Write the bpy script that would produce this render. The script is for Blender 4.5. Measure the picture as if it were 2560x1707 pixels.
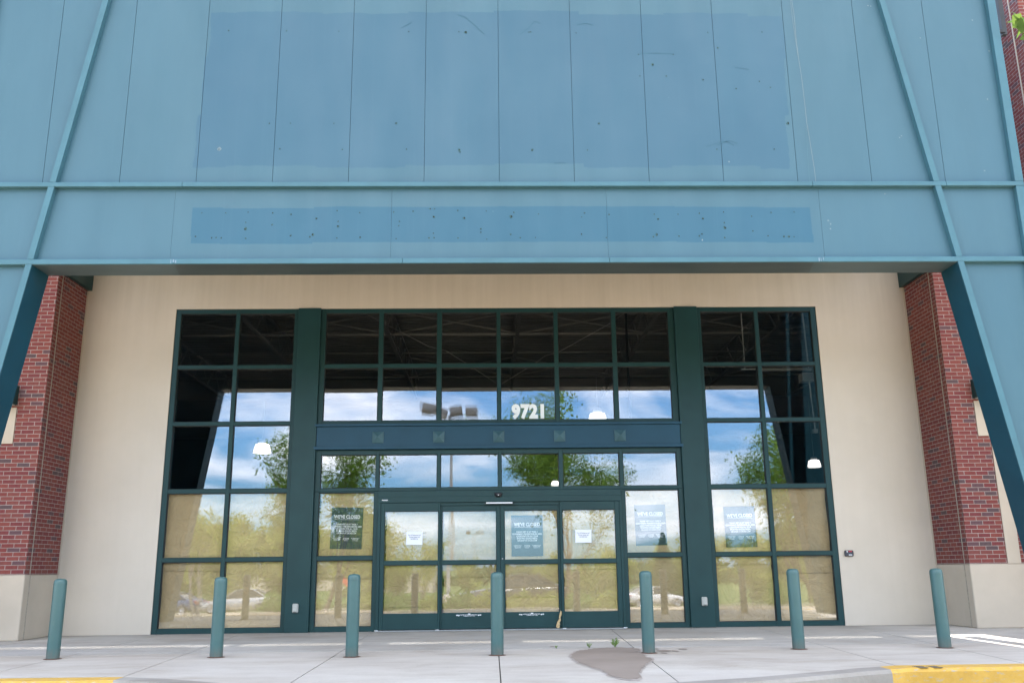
import bpy, math, random
import numpy as np
from mathutils import Vector, Matrix
R = math.radians
rnd = random.Random(7)
for _o in list(bpy.data.objects): bpy.data.objects.remove(_o)
SC = bpy.context.scene
COL = SC.collection

# ------------------------------------------------------------------ materials
class N:
    """small node-tree helper"""
    def __init__(s, name):
        s.m = bpy.data.materials.new(name); s.m.use_nodes = True
        s.t = s.m.node_tree; s.t.nodes.clear()
        s.out = s.t.nodes.new('ShaderNodeOutputMaterial')
    def n(s, kind, **kw):
        nd = s.t.nodes.new('ShaderNode' + kind)
        for k, v in kw.items():
            if hasattr(nd, k) and k not in ('Scale',): setattr(nd, k, v)
            else: nd.inputs[k].default_value = v
        return nd
    def l(s, a, b): s.t.links.new(a, b)
    def pos(s): return s.n('NewGeometry').outputs['Position']
    def math(s, op, a, b=None, c=None, clamp=False):
        nd = s.n('Math'); nd.operation = op; nd.use_clamp = clamp
        for i, v in enumerate((a, b, c)):
            if v is None: continue
            if isinstance(v, (int, float)): nd.inputs[i].default_value = v
            else: s.l(v, nd.inputs[i])
        return nd.outputs[0]
    def noise(s, vec, scale, detail=4, rough=.55, dist=0.):
        nd = s.n('TexNoise'); nd.inputs['Scale'].default_value = scale
        nd.inputs['Detail'].default_value = detail; nd.inputs['Roughness'].default_value = rough
        nd.inputs['Distortion'].default_value = dist
        if vec is not None: s.l(vec, nd.inputs['Vector'])
        return nd.outputs[0]
    def ramp(s, fac, stops, interp='LINEAR'):
        nd = s.n('ValToRGB'); cr = nd.color_ramp; cr.interpolation = interp
        while len(cr.elements) < len(stops): cr.elements.new(.5)
        for e, (p, c) in zip(cr.elements, stops):
            e.position = p; e.color = (*c, 1) if len(c) == 3 else c
        s.l(fac, nd.inputs[0]); return nd.outputs[0]
    def mix(s, fac, a, b, mode='MIX'):
        nd = s.n('Mix'); nd.data_type = 'RGBA'; nd.blend_type = mode
        for i, v in ((0, fac), (6, a), (7, b)):
            if isinstance(v, (int, float)): nd.inputs[i].default_value = v
            elif isinstance(v, tuple): nd.inputs[i].default_value = (*v, 1)
            else: s.l(v, nd.inputs[i])
        return nd.outputs[2]
    def scalevec(s, vec, sc, loc=(0, 0, 0), rot=(0, 0, 0)):
        nd = s.n('Mapping'); nd.inputs['Scale'].default_value = sc
        nd.inputs['Location'].default_value = loc; nd.inputs['Rotation'].default_value = rot
        s.l(vec, nd.inputs['Vector']); return nd.outputs[0]
    def bsdf(s, col, rough=.6, spec=.4, metal=0., bump=None, bstr=.3, bdist=.01):
        b = s.n('BsdfPrincipled')
        if isinstance(col, tuple): b.inputs['Base Color'].default_value = (*col, 1)
        else: s.l(col, b.inputs['Base Color'])
        if isinstance(rough, (int, float)): b.inputs['Roughness'].default_value = rough
        else: s.l(rough, b.inputs['Roughness'])
        b.inputs['Specular IOR Level'].default_value = spec; b.inputs['Metallic'].default_value = metal
        if bump is not None:
            bn = s.n('Bump'); bn.inputs['Strength'].default_value = bstr; bn.inputs['Distance'].default_value = bdist
            s.l(bump, bn.inputs['Height']); s.l(bn.outputs[0], b.inputs['Normal'])
        s.l(b.outputs[0], s.out.inputs[0]); return b

def c_(c, k): return tuple(min(1, max(0, x * k)) for x in c)

def plain(name, col, rough=.55, var=.12, scale=4., spec=.4, metal=0., bump=0., bscale=60.):
    s = N(name); p = s.pos()
    f = s.noise(p, scale, 5)
    c = s.ramp(f, [(.3, c_(col, 1 - var)), (.7, c_(col, 1 + var))])
    h = s.noise(p, bscale, 3) if bump else None
    s.bsdf(c, rough, spec, metal, h, bump, .004)
    return s.m

def mat_cladding():
    s = N('blue_green_painted_cladding'); p = s.pos()
    sep = s.n('SeparateXYZ'); s.l(p, sep.inputs[0]); x, z = sep.outputs[0], sep.outputs[2]
    # slab-edged brush strokes: the edge height jumps every so often along x (and the side edges along z)
    def stepped(v, freq, amp, seed):
        q = s.math('FLOOR', s.math('MULTIPLY', v, freq))
        w = s.n('TexWhiteNoise'); w.noise_dimensions = '1D'; s.l(s.math('ADD', q, seed), w.inputs['W'])
        wav = s.noise(s.scalevec(p, (2.3, 0, 2.3)), 1.3, 3)
        return s.math('ADD', s.math('MULTIPLY', s.math('SUBTRACT', w.outputs[0], .5), amp), s.math('MULTIPLY', s.math('SUBTRACT', wav, .5), amp * .9))
    def box(x0, x1, z0, z1, seed, ax, az):
        ex, ez = stepped(z, 1.1, ax, seed), stepped(x, .8, az, seed + 9)
        sm = lambda v, e, sg: s.math('MULTIPLY_ADD', s.math('SUBTRACT', v, e), 90. * sg, .5, clamp=True)
        xx, zz = s.math('ADD', x, ex), s.math('ADD', z, ez)
        r = s.math('MULTIPLY', sm(xx, x0, 1), sm(xx, x1, -1))
        return s.math('MULTIPLY', r, s.math('MULTIPLY', sm(zz, z0, 1), sm(zz, z1, -1)))
    up = box(-4.16, 4.2, 6.49, 8.92, 3., .14, .09)
    up2 = box(-3.95, 4.05, 7.6, 13., 17., .5, .5)
    lo = box(-4.15, 4.41, 5.35, 5.87, 31., .03, .028)
    n1 = s.noise(s.scalevec(p, (1, 1, .22)), 1.6, 5, .6)
    base = s.ramp(n1, [(.28, (0.0409, 0.1036, 0.1380)), (.72, (0.0494, 0.1194, 0.1568))])
    wash = s.noise(p, .55, 3)
    patch = s.ramp(n1, [(.28, (0.0233, 0.0816, 0.1269)), (.72, (0.0280, 0.0929, 0.1385))])
    lowp = s.ramp(n1, [(.28, (0.0206, 0.0859, 0.1331)), (.72, (0.0258, 0.0960, 0.1456))])
    pale = s.ramp(wash, [(.35, (0.0368, 0.0976, 0.1428)), (.65, (0.0453, 0.1111, 0.1562))])
    c = s.mix(up, base, patch)
    c = s.mix(s.math('MULTIPLY', s.math('MULTIPLY', s.noise(p, .8, 4), .9), up), c, pale)
    c = s.mix(lo, c, lowp)
    # faint vertical rain streaks
    st = s.noise(s.scalevec(p, (14, 0, .25)), 1.0, 4, .7)
    c = s.mix(s.math('MULTIPLY', s.math('SUBTRACT', st, .55, clamp=True), .30), c, (0.092, 0.172, 0.222))
    sp = s.n('TexVoronoi'); sp.inputs['Scale'].default_value = 2.2; s.l(p, sp.inputs['Vector'])
    c = s.mix(s.math('LESS_THAN', sp.outputs['Distance'], .016), c, (.07, .145, .18))
    rg = s.ramp(s.noise(s.scalevec(p, (1, 1, .3)), 2.2, 4), [(.3, (.36, .36, .36)), (.7, (.50, .50, .50))])
    b = s.bsdf(c, rg, .36, 0, s.noise(p, 1.5, 2), .5, .02)
    return s.m

def mat_soffit():
    s = N('dull_painted_soffit'); p = s.pos()
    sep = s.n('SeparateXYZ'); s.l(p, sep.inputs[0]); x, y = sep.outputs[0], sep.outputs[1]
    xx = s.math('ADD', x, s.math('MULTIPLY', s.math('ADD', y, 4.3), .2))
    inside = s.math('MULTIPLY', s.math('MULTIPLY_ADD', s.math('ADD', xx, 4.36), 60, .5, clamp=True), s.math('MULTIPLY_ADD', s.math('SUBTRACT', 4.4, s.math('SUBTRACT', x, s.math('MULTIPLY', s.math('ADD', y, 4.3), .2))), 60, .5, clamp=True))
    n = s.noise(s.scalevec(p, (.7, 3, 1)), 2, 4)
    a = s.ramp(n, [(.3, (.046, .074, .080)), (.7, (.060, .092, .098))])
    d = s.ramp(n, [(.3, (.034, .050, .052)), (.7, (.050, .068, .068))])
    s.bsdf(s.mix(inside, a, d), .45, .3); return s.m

def mat_brick(name, axis):
    s = N(name); p = s.pos()
    sep = s.n('SeparateXYZ'); s.l(p, sep.inputs[0])
    com = s.n('CombineXYZ'); s.l(sep.outputs[axis], com.inputs[0]); s.l(sep.outputs[2], com.inputs[1])
    bt = s.n('TexBrick'); s.l(com.outputs[0], bt.inputs['Vector'])
    bt.offset = .5; bt.offset_frequency = 2
    for k, v in (('Scale', 1.), ('Mortar Size', .0047), ('Mortar Smooth', .1), ('Bias', 0.), ('Brick Width', .203), ('Row Height', .0677)):
        bt.inputs[k].default_value = v
    bt.inputs['Color1'].default_value = (0, 0, 0, 1); bt.inputs['Color2'].default_value = (1, 1, 1, 1); bt.inputs['Mortar'].default_value = (.5, .5, .5, 1)
    rv = s.ramp(bt.outputs['Color'], [(0, (.215, .054, .047)), (.25, (.240, .064, .052)), (.5, (.20, .050, .049)), (.72, (.225, .068, .057)), (.88, (.135, .070, .075)), (.95, (.115, .072, .074))], 'CONSTANT')
    n = s.noise(p, 26, 5, .7); rv = s.mix(.55, rv, s.ramp(n, [(.3, (.55, .55, .55)), (.7, (1, 1, 1))]), 'MULTIPLY')
    big = s.noise(p, .7, 3); rv = s.mix(.5, rv, s.ramp(big, [(.3, (.8, .8, .8)), (.7, (1, 1, 1))]), 'MULTIPLY')
    mn = s.noise(p, 9, 4); mort = s.ramp(mn, [(.3, (.26, .21, .185)), (.7, (.38, .33, .295))])
    c = s.mix(bt.outputs['Fac'], rv, mort)
    h = s.math('ADD', s.math('MULTIPLY', bt.outputs['Fac'], -1.), s.math('MULTIPLY', n, .35))
    s.bsdf(c, .82, .25, 0, h, .6, .006); return s.m

def mat_stucco():
    s = N('tan_stucco'); p = s.pos()
    n = s.noise(p, .9, 5, .6); st = s.noise(s.scalevec(p, (5, 5, .3)), 1.4, 5, .65)
    c = s.ramp(n, [(.3, (.575, .50, .408)), (.7, (.625, .545, .45))])
    c = s.mix(.10, c, s.ramp(st, [(.35, (.82, .80, .77)), (.62, (1, 1, 1))]), 'MULTIPLY')
    sep = s.n('SeparateXYZ'); s.l(p, sep.inputs[0])
    grime = s.math('MULTIPLY', s.math('MULTIPLY_ADD', sep.outputs[2], -1.4, .5, clamp=True), .22)
    c = s.mix(grime, c, (.36, .33, .29))
    # vertical streaks, browner and stronger towards the wall head
    top = s.math('MULTIPLY', s.math('MULTIPLY_ADD', sep.outputs[2], .35, -1.45, clamp=True), s.math('MULTIPLY_ADD', st, 2.2, -.75, clamp=True))
    c = s.mix(s.math('MULTIPLY', top, .45), c, (.33, .27, .19))
    s.bsdf(c, .9, .15, 0, s.noise(p, 160, 3), .35, .003); return s.m

def mat_concrete(name, a, b):
    s = N(name); p = s.pos()
    n = s.noise(p, .8, 6, .6); f = s.noise(p, 28, 4, .7); st = s.noise(s.scalevec(p, (.5, 1.6, 1)), 2.1, 5, .65)
    c = s.ramp(n, [(.3, a), (.7, b)])
    c = s.mix(.5, c, s.ramp(f, [(.3, (.84, .84, .84)), (.65, (1, 1, 1))]), 'MULTIPLY')
    c = s.mix(.6, c, s.ramp(st, [(.3, (.80, .78, .76)), (.55, (1, 1, 1))]), 'MULTIPLY')
    sp = s.n('TexVoronoi'); sp.inputs['Scale'].default_value = 5.; s.l(p, sp.inputs['Vector'])
    spot = s.math('MULTIPLY', s.math('LESS_THAN', sp.outputs['Distance'], .06), s.math('GREATER_THAN', s.noise(p, 1.7, 2), .56))
    c = s.mix(s.math('MULTIPLY', spot, .5), c, (.2, .17, .15))
    sep = s.n('SeparateXYZ'); s.l(p, sep.inputs[0])
    near = s.math('SUBTRACT', 1., s.math('MULTIPLY', s.math('ABSOLUTE', s.math('ADD', sep.outputs[1], 3.84)), 7.), clamp=True)
    c = s.mix(s.math('MULTIPLY', near, s.ramp(s.noise(s.scalevec(p, (3, 9, 1)), 5, 5, .75), [(.58, (0, 0, 0)), (.66, (.8, .8, .8))])), c, (.13, .115, .09))
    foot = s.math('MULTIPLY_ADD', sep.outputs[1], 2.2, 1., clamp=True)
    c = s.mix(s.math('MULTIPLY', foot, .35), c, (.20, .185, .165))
    bl = s.noise(s.scalevec(p, (.35, .55, 1)), 1.1, 6, .7, .8)
    c = s.mix(.75, c, s.ramp(bl, [(.34, (.74, .69, .64)), (.5, (.96, .945, .925)), (.66, (1.05, 1.05, 1.06))]), 'MULTIPLY')
    s.bsdf(c, .85, .2, 0, f, .25, .003); return s.m

def mat_kerb_paint():
    s = N('worn_yellow_kerb_paint'); p = s.pos()
    n = s.noise(p, 6, 6, .7); n2 = s.noise(s.scalevec(p, (1, 2, 3)), 13, 5, .75)
    c = s.ramp(n, [(.3, (.47, .275, .048)), (.7, (.61, .375, .078))])
    c = s.mix(s.ramp(n2, [(.56, (0, 0, 0)), (.66, (1, 1, 1))]), c, (.36, .32, .25))
    s.bsdf(c, .7, .3, 0, n2, .3, .004); return s.m

def mat_glass():
    s = N('window_glass'); p = s.pos()
    bn = s.n('Bump'); bn.inputs['Strength'].default_value = .012; bn.inputs['Distance'].default_value = .01
    s.l(s.noise(s.scalevec(p, (1, 1, 1.)), 2.6, 1, .4), bn.inputs['Height'])
    ge = s.n('NewGeometry'); dt = s.n('VectorMath'); dt.operation = 'DOT_PRODUCT'; s.l(ge.outputs['Normal'], dt.inputs[0]); s.l(ge.outputs['Incoming'], dt.inputs[1])
    sch = s.math('MULTIPLY_ADD', s.math('POWER', s.math('SUBTRACT', 1., s.math('ABSOLUTE', dt.outputs['Value']), clamp=True), 5.), .895, .105)   # Schlick, the same from both sides
    g = s.n('BsdfGlossy'); g.inputs['Roughness'].default_value = 0.0; g.inputs['Color'].default_value = (.96, .96, 1, 1)
    s.l(bn.outputs[0], g.inputs['Normal'])
    t = s.n('BsdfTransparent'); t.inputs['Color'].default_value = (.97, .975, .97, 1)
    mx = s.n('MixShader'); s.l(sch, mx.inputs[0]); s.l(t.outputs[0], mx.inputs[1]); s.l(g.outputs[0], mx.inputs[2])
    s.l(mx.outputs[0], s.out.inputs[0]); return s.m

def mat_paper(nm='brown_kraft_paper', dk=1.):
    s = N(nm); p = s.pos()
    n = s.noise(p, 1.6, 5, .6, .6); cr = s.noise(s.scalevec(p, (1, 1, 1)), 3.2, 3, .6, 1.4); fi = s.noise(s.scalevec(p, (3, 3, 30)), 8, 3)
    c = s.ramp(n, [(.3, (.52, .375, .20)), (.7, (.63, .46, .25))])
    c = s.mix(.25, c, s.ramp(fi, [(.3, (.85, .85, .85)), (.7, (1, 1, 1))]), 'MULTIPLY')
    oi = s.n('ObjectInfo'); hsv = s.n('HueSaturation'); s.l(c, hsv.inputs['Color']); s.l(s.math('MULTIPLY_ADD', oi.outputs['Random'], .30 * dk, .86 * dk), hsv.inputs['Value'])
    off = s.n('VectorMath'); off.operation = 'ADD'; s.l(p, off.inputs[0]); com = s.n('CombineXYZ'); s.l(s.math('MULTIPLY', oi.outputs['Random'], 50), com.inputs[0]); s.l(com.outputs[0], off.inputs[1])
    wp = s.noise(off.outputs[0], 3., 2); sv = s.n('VectorMath'); sv.operation = 'ADD'; s.l(off.outputs[0], sv.inputs[0])
    c2 = s.n('CombineXYZ'); s.l(s.math('MULTIPLY', wp, .35), c2.inputs[0]); s.l(s.math('MULTIPLY', wp, -.25), c2.inputs[2]); s.l(c2.outputs[0], sv.inputs[1])
    vo = s.n('TexVoronoi'); vo.feature = 'DISTANCE_TO_EDGE'; vo.inputs['Scale'].default_value = 1.5; s.l(sv.outputs[0], vo.inputs['Vector'])
    fold = s.math('POWER', s.math('SUBTRACT', 1., s.math('MULTIPLY', vo.outputs['Distance'], 7., clamp=True)), 3.)
    h = s.math('ADD', s.math('MULTIPLY', fold, .07), cr)
    b = s.bsdf(hsv.outputs[0], .75, .2, 0, h, .85, .06)
    return s.m

def mat_leaf(name, a, b, c2):
    s = N(name); p = s.pos()
    w = s.n('TexWhiteNoise'); s.l(s.scalevec(p, (9, 9, 9)), w.inputs['Vector'])
    n = s.noise(p, 1.1, 3)
    c = s.ramp(s.math('ADD', s.math('MULTIPLY', n, .7), s.math('MULTIPLY', w.outputs[0], .35)), [(.25, a), (.52, b), (.8, c2)])
    d = s.n('BsdfDiffuse'); t = s.n('BsdfTranslucent'); s.l(c, d.inputs[0]); s.l(s.mix(.5, c, (.25, .30, .02), 'ADD'), t.inputs[0])
    mx = s.n('MixShader'); mx.inputs[0].default_value = .35; s.l(d.outputs[0], mx.inputs[1]); s.l(t.outputs[0], mx.inputs[2])
    s.l(mx.outputs[0], s.out.inputs[0]); return s.m

def mat_emit(name, col, st):
    s = N(name); e = s.n('Emission'); e.inputs[0].default_value = (*col, 1); e.inputs[1].default_value = st
    s.l(e.outputs[0], s.out.inputs[0]); return s.m

def mat_asphalt():
    s = N('weathered_asphalt'); p = s.pos()
    n = s.noise(p, .25, 5, .6); f = s.noise(p, 40, 3, .7)
    c = s.ramp(n, [(.3, (.37, .31, .23)), (.7, (.44, .375, .285))])
    c = s.mix(.6, c, s.ramp(f, [(.3, (.75, .75, .75)), (.7, (1, 1, 1))]), 'MULTIPLY')
    s.bsdf(c, .9, .2, 0, f, .4, .005); return s.m

def mat_ground(name, a, b, sc):
    s = N(name); p = s.pos(); n = s.noise(p, sc, 7, .7)
    s.bsdf(s.ramp(n, [(.3, a), (.7, b)]), .95, .1, 0, n, .5, .05); return s.m

MT = {}
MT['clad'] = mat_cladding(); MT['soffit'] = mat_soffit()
MT['trim'] = plain('blue_green_trim_paint', (.051, .132, .166), .42, .09, 2.5, .3)
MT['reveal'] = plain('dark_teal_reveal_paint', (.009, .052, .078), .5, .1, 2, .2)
MT['frame'] = plain('dark_green_frame_paint', (.0115, .043, .0435), .42, .10, 2.2, .28)
MT['band'] = plain('dark_blue_band_paint', (.012, .056, .090), .42, .12, 1.6, .28)
MT['gasket'] = plain('black_rubber', (.012, .014, .014), .6)
s = N('teal_bollard_plastic'); p = s.pos(); sep = s.n('SeparateXYZ'); s.l(p, sep.inputs[0])
n = s.noise(p, 3, 5); f = s.noise(s.scalevec(p, (30, 30, 6)), 1, 5, .7)
c = s.ramp(n, [(.3, (.042, .098, .094)), (.7, (.049, .113, .108))])
c = s.mix(s.ramp(f, [(.60, (0, 0, 0)), (.72, (.45, .45, .45))]), c, (.085, .135, .135))
dirt = s.math('MULTIPLY', s.math('MULTIPLY_ADD', sep.outputs[2], -7., 1., clamp=True), s.math('MULTIPLY_ADD', f, 1.6, -.3, clamp=True))
c = s.mix(dirt, c, (.13, .10, .075))
s.bsdf(c, s.ramp(f, [(.3, (.32, .32, .32)), (.7, (.46, .46, .46))]), .5, 0, f, .08, .002); MT['bollard'] = s.m
MT['rust'] = plain('rusty_stain', (.10, .045, .025), .9, .4, 30)
MT['brick_x'] = mat_brick('red_brick_face', 0); MT['brick_y'] = mat_brick('red_brick_return', 1)
MT['stucco'] = mat_stucco()
MT['cream'] = plain('cream_stucco', (.50, .425, .335), .9, .08, 1.4, .15, 0, .3, 150)
MT['walk'] = mat_concrete('pale_concrete', (.415, .40, .365), (.50, .475, .43))
MT['walk2'] = mat_concrete('pinkish_concrete', (.46, .42, .37), (.53, .495, .435))
MT['kerb'] = mat_concrete('grey_kerb_concrete', (.275, .25, .22), (.375, .35, .31))
MT['joint'] = plain('dark_joint_filler', (.075, .068, .058), .95, .4, 9)
MT['yellow'] = mat_kerb_paint(); MT['glass'] = mat_glass(); MT['paper'] = mat_paper()
MT['paper2'] = mat_paper('brown_kraft_paper_lap', .90)
MT['poster'] = plain('dark_slate_poster', (.022, .048, .062), .5, .12, 3, .3)
MT['white'] = plain('white_lettering', (.88, .88, .88), .6, .03)
MT['sheet'] = plain('white_sheet', (.80, .80, .82), .7, .02)
MT['ink'] = plain('grey_blue_ink', (.16, .19, .30), .8, .1)
MT['black'] = plain('black_plastic', (.018, .019, .022), .3, .1)
MT['steel'] = plain('grey_steel', (.32, .33, .33), .5, .1, 5, .5, .3)
MT['pale'] = plain('pale_grey_plastic', (.42, .42, .38), .5, .1, 20)
MT['red'] = plain('red_label', (.42, .03, .05), .5)
MT['asphalt'] = mat_asphalt()
MT['grass'] = mat_ground('grass_ground', (.05, .085, .02), (.11, .15, .045), .9)
MT['mulch'] = mat_ground('brown_mulch', (.06, .04, .026), (.15, .105, .07), 5)
MT['leafA'] = mat_leaf('bright_maple_leaves', (.06, .13, .022), (.11, .21, .04), (.18, .30, .07))
MT['leafB'] = mat_leaf('yellow_green_leaves', (.13, .16, .03), (.23, .27, .05), (.33, .36, .09))
MT['leafC'] = mat_leaf('dark_conifer_needles', (.02, .05, .018), (.035, .08, .028), (.06, .11, .035))
MT['weed'] = mat_leaf('pale_weed_leaves', (.12, .20, .06), (.18, .27, .09), (.24, .33, .13))
MT['bark'] = plain('grey_brown_bark', (.13, .10, .08), .95, .35, 7, .1, 0, .6, 25)
MT['palebark'] = plain('pale_grey_bark', (.34, .31, .27), .95, .2, 7, .1, 0, .6, 25)
MT['lamp'] = mat_emit('glowing_lamp_shade', (1, .93, .90), .75)
MT['deck'] = plain('painted_steel_deck', (.185, .185, .182), .7, .1, 1)
MT['floor_in'] = plain('store_floor', (.30, .28, .25), .4, .1, 1)
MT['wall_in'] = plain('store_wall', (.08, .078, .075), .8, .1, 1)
MT['silver'] = plain('silver_car_paint', (.38, .39, .40), .25, .03, 1, .6, .3)
MT['darkcar'] = plain('charcoal_car_paint', (.03, .035, .045), .2, .05, 1, .6)
MT['bluecar'] = plain('dark_blue_car_paint', (.03, .06, .14), .2, .05, 1, .6)
MT['whitecar'] = plain('white_car_paint', (.50, .50, .49), .25, .03, 1, .6)
MT['carglass'] = plain('dark_car_glass', (.012, .016, .018), .05, .1, 1, .8)
MT['tyre'] = plain('black_tyre_rubber', (.02, .02, .02), .85)
MT['rim'] = plain('alloy_rim', (.45, .45, .46), .3, .05, 5, .5, .7)
MT['tail'] = plain('red_tail_lens', (.35, .01, .01), .2)
MT['head'] = plain('clear_head_lens', (.6, .62, .65), .1)
MT['galv'] = plain('galvanised_pole', (.42, .43, .42), .5, .08, 3, .4, .3)
MT['headgrey'] = plain('weathered_lamp_housing', (.21, .215, .21), .6, .1, 6)
MT['green'] = plain('green_plastic', (.03, .22, .07), .4)
MT['redcloth'] = plain('red_banner_cloth', (.50, .05, .03), .7)
MT['wet'] = None

# ------------------------------------------------------------------ geometry helpers
class MB:
    def __init__(s): s.v = []; s.f = []; s.mi = []; s.sm = []
    def add(s, vs, fs, mi=0, smooth=False):
        b = len(s.v); s.v += [tuple(v) for v in vs]
        for f in fs: s.f.append([b + i for i in f]); s.mi.append(mi); s.sm.append(smooth)
    def box(s, x0, x1, y0, y1, z0, z1, mi=0):
        v = [(x, y, z) for z in (z0, z1) for y in (y0, y1) for x in (x0, x1)]
        s.add(v, [(0, 2, 3, 1), (4, 5, 7, 6), (0, 1, 5, 4), (2, 6, 7, 3), (0, 4, 6, 2), (1, 3, 7, 5)], mi)
    def bar(s, a, b, w, h, mi=0, up=(0, 0, 1)):
        a, b = Vector(a), Vector(b); d = (b - a).normalized(); u = Vector(up)
        if abs(d.dot(u)) > .98: u = Vector((0, 1, 0))
        sx = d.cross(u).normalized(); sy = sx.cross(d)
        v = [p + sx * i * w / 2 + sy * j * h / 2 for p in (a, b) for j in (-1, 1) for i in (-1, 1)]
        s.add(v, [(0, 1, 3, 2), (4, 6, 7, 5), (0, 4, 5, 1), (2, 3, 7, 6), (0, 2, 6, 4), (1, 5, 7, 3)], mi)
    def tube(s, pts, rs, n=8, mi=0, cap=True):
        pts = [Vector(p) for p in pts]; rings = []
        for i, p in enumerate(pts):
            d = (pts[min(i + 1, len(pts) - 1)] - pts[max(i - 1, 0)]).normalized()
            u = Vector((0, 0, 1)) if abs(d.z) < .9 else Vector((1, 0, 0))
            a = d.cross(u).normalized(); b = d.cross(a); r = rs[i] if isinstance(rs, (list, tuple)) else rs
            rings.append([p + (a * math.cos(t) + b * math.sin(t)) * r for t in (2 * math.pi * k / n for k in range(n))])
        fs = [(i * n + k, i * n + (k + 1) % n, (i + 1) * n + (k + 1) % n, (i + 1) * n + k) for i in range(len(pts) - 1) for k in range(n)]
        s.add([v for r in rings for v in r], fs, mi, True)
        if cap:
            s.add(rings[0], [tuple(range(n))[::-1]], mi); s.add(rings[-1], [tuple(range(n))], mi)
    def lathe(s, prof, n=24, c=(0, 0, 0), mi=0, close=False):
        vs = [(c[0] + r * math.cos(2 * math.pi * k / n), c[1] + r * math.sin(2 * math.pi * k / n), c[2] + z) for r, z in prof for k in range(n)]
        fs = [(i * n + k, i * n + (k + 1) % n, (i + 1) * n + (k + 1) % n, (i + 1) * n + k) for i in range(len(prof) - 1) for k in range(n)]
        s.add(vs, fs, mi, True)
    def prism(s, poly, axis, a, b, mi=0, mcap=None):
        """poly: 2-D outline; axis: the coordinate it is swept along"""
        def P(p, t):
            return {'x': (t, p[0], p[1]), 'y': (p[0], t, p[1]), 'z': (p[0], p[1], t)}[axis]
        n = len(poly); vs = [P(p, a) for p in poly] + [P(p, b) for p in poly]
        s.add(vs, [(i, (i + 1) % n, n + (i + 1) % n, n + i) for i in range(n)], mi)
        s.add(vs, [tuple(range(n))[::-1], tuple(range(n, 2 * n))], mi if mcap is None else mcap)
    def build(s, name, mats, parent=None, bevel=0., loc=None, flat=False):
        if not isinstance(mats, (list, tuple)): mats = [mats]
        org = Vector(loc) if loc is not None else (parent['_w'] if parent is not None and '_w' in parent else (0, 0, 0))
        org = Vector(org)
        me = bpy.data.meshes.new(name)
        me.from_pydata([tuple(Vector(v) - org) for v in s.v], [], s.f)
        for m in mats: me.materials.append(m)
        me.polygons.foreach_set('material_index', s.mi)
        me.polygons.foreach_set('use_smooth', [bool(x) and not flat for x in s.sm]); me.update()
        import bmesh
        bm = bmesh.new(); bm.from_mesh(me); bmesh.ops.recalc_face_normals(bm, faces=bm.faces)
        if bevel:
            ed = [e for e in bm.edges if len(e.link_faces) == 2 and e.calc_face_angle(0) > .5]
            bmesh.ops.bevel(bm, geom=ed, offset=bevel, segments=1, affect='EDGES', clamp_overlap=True)
        bm.to_mesh(me); bm.free()
        o = bpy.data.objects.new(name, me); COL.objects.link(o)
        if parent is not None: o.parent = parent
        if loc is not None and parent is None: o.location = loc
        elif loc is not None: o.location = Vector(loc) - Vector(parent['_w'])
        return o

WORLD = {}
class Emp:
    pass
def thing(name, label, cat, loc=(0, 0, 0), group=None, rz=0.):
    o = bpy.data.objects.new(name, None); COL.objects.link(o); o.location = loc; o.rotation_euler.z = rz
    o.empty_display_size = .2; o['label'] = label; o['category'] = cat
    if group: o['group'] = group
    o['_w'] = list(loc) if rz == 0 else [0, 0, 0]
    return o
def tag(o, label, cat, group=None, kind=None):
    o['label'] = label; o['category'] = cat
    if group: o['group'] = group
    if kind: o['kind'] = kind
    return o
def struct(o): o['kind'] = 'structure'; return o
def kids(o): return [c for c in bpy.data.objects if c.parent == o]
def dup(o, loc, label, rz=None, sc=None, group=None):
    r = o.copy(); COL.objects.link(r); r.location = loc; r['label'] = label
    if rz is not None: r.rotation_euler.z = rz
    if sc is not None: r.scale = (sc, sc, sc) if isinstance(sc, (int, float)) else sc
    if group: r['group'] = group
    for ch in kids(o):
        c = ch.copy(); COL.objects.link(c); c.parent = r
        for g in kids(ch):
            d = g.copy(); COL.objects.link(d); d.parent = c
    return r

def text_mesh(txt, size, bold=0., align='CENTER', sx=1., spacing=1.):
    cu = bpy.data.curves.new('lettering', 'FONT'); cu.body = txt; cu.size = size; cu.align_x = align; cu.offset = bold; cu.space_character = spacing
    cu.resolution_u = 3
    o = bpy.data.objects.new('lettering', cu); COL.objects.link(o)
    dg = bpy.context.evaluated_depsgraph_get(); me = bpy.data.meshes.new_from_object(o.evaluated_get(dg))
    bpy.data.objects.remove(o); bpy.data.curves.remove(cu)
    for v in me.vertices: v.co.x *= sx
    return me
def lettering(lines, mat, parent, y, name='lettering'):
    """lines: (text, x, z, size, bold, sx) standing on a vertical plane that faces -y; joined into one mesh"""
    vs, fs = [], []
    for ln in lines:
        if ln[0] == 'RECT':
            _, x0, x1, z0, z1 = ln; b = len(vs)
            vs += [(x0, y, z0), (x1, y, z0), (x1, y, z1), (x0, y, z1)]; fs.append([b, b + 1, b + 2, b + 3]); continue
        txt, x, z, size, bold, sx = ln[:6]; me = text_mesh(txt, size, bold, 'CENTER', sx, ln[6] if len(ln) > 6 else 1.); b = len(vs)
        vs += [(x + v.co.x, y, z + v.co.y) for v in me.vertices]
        fs += [[b + i for i in p.vertices] for p in me.polygons]
        bpy.data.meshes.remove(me)
    mb = MB(); mb.add(vs, fs); return mb.build(name, mat, parent)

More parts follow.
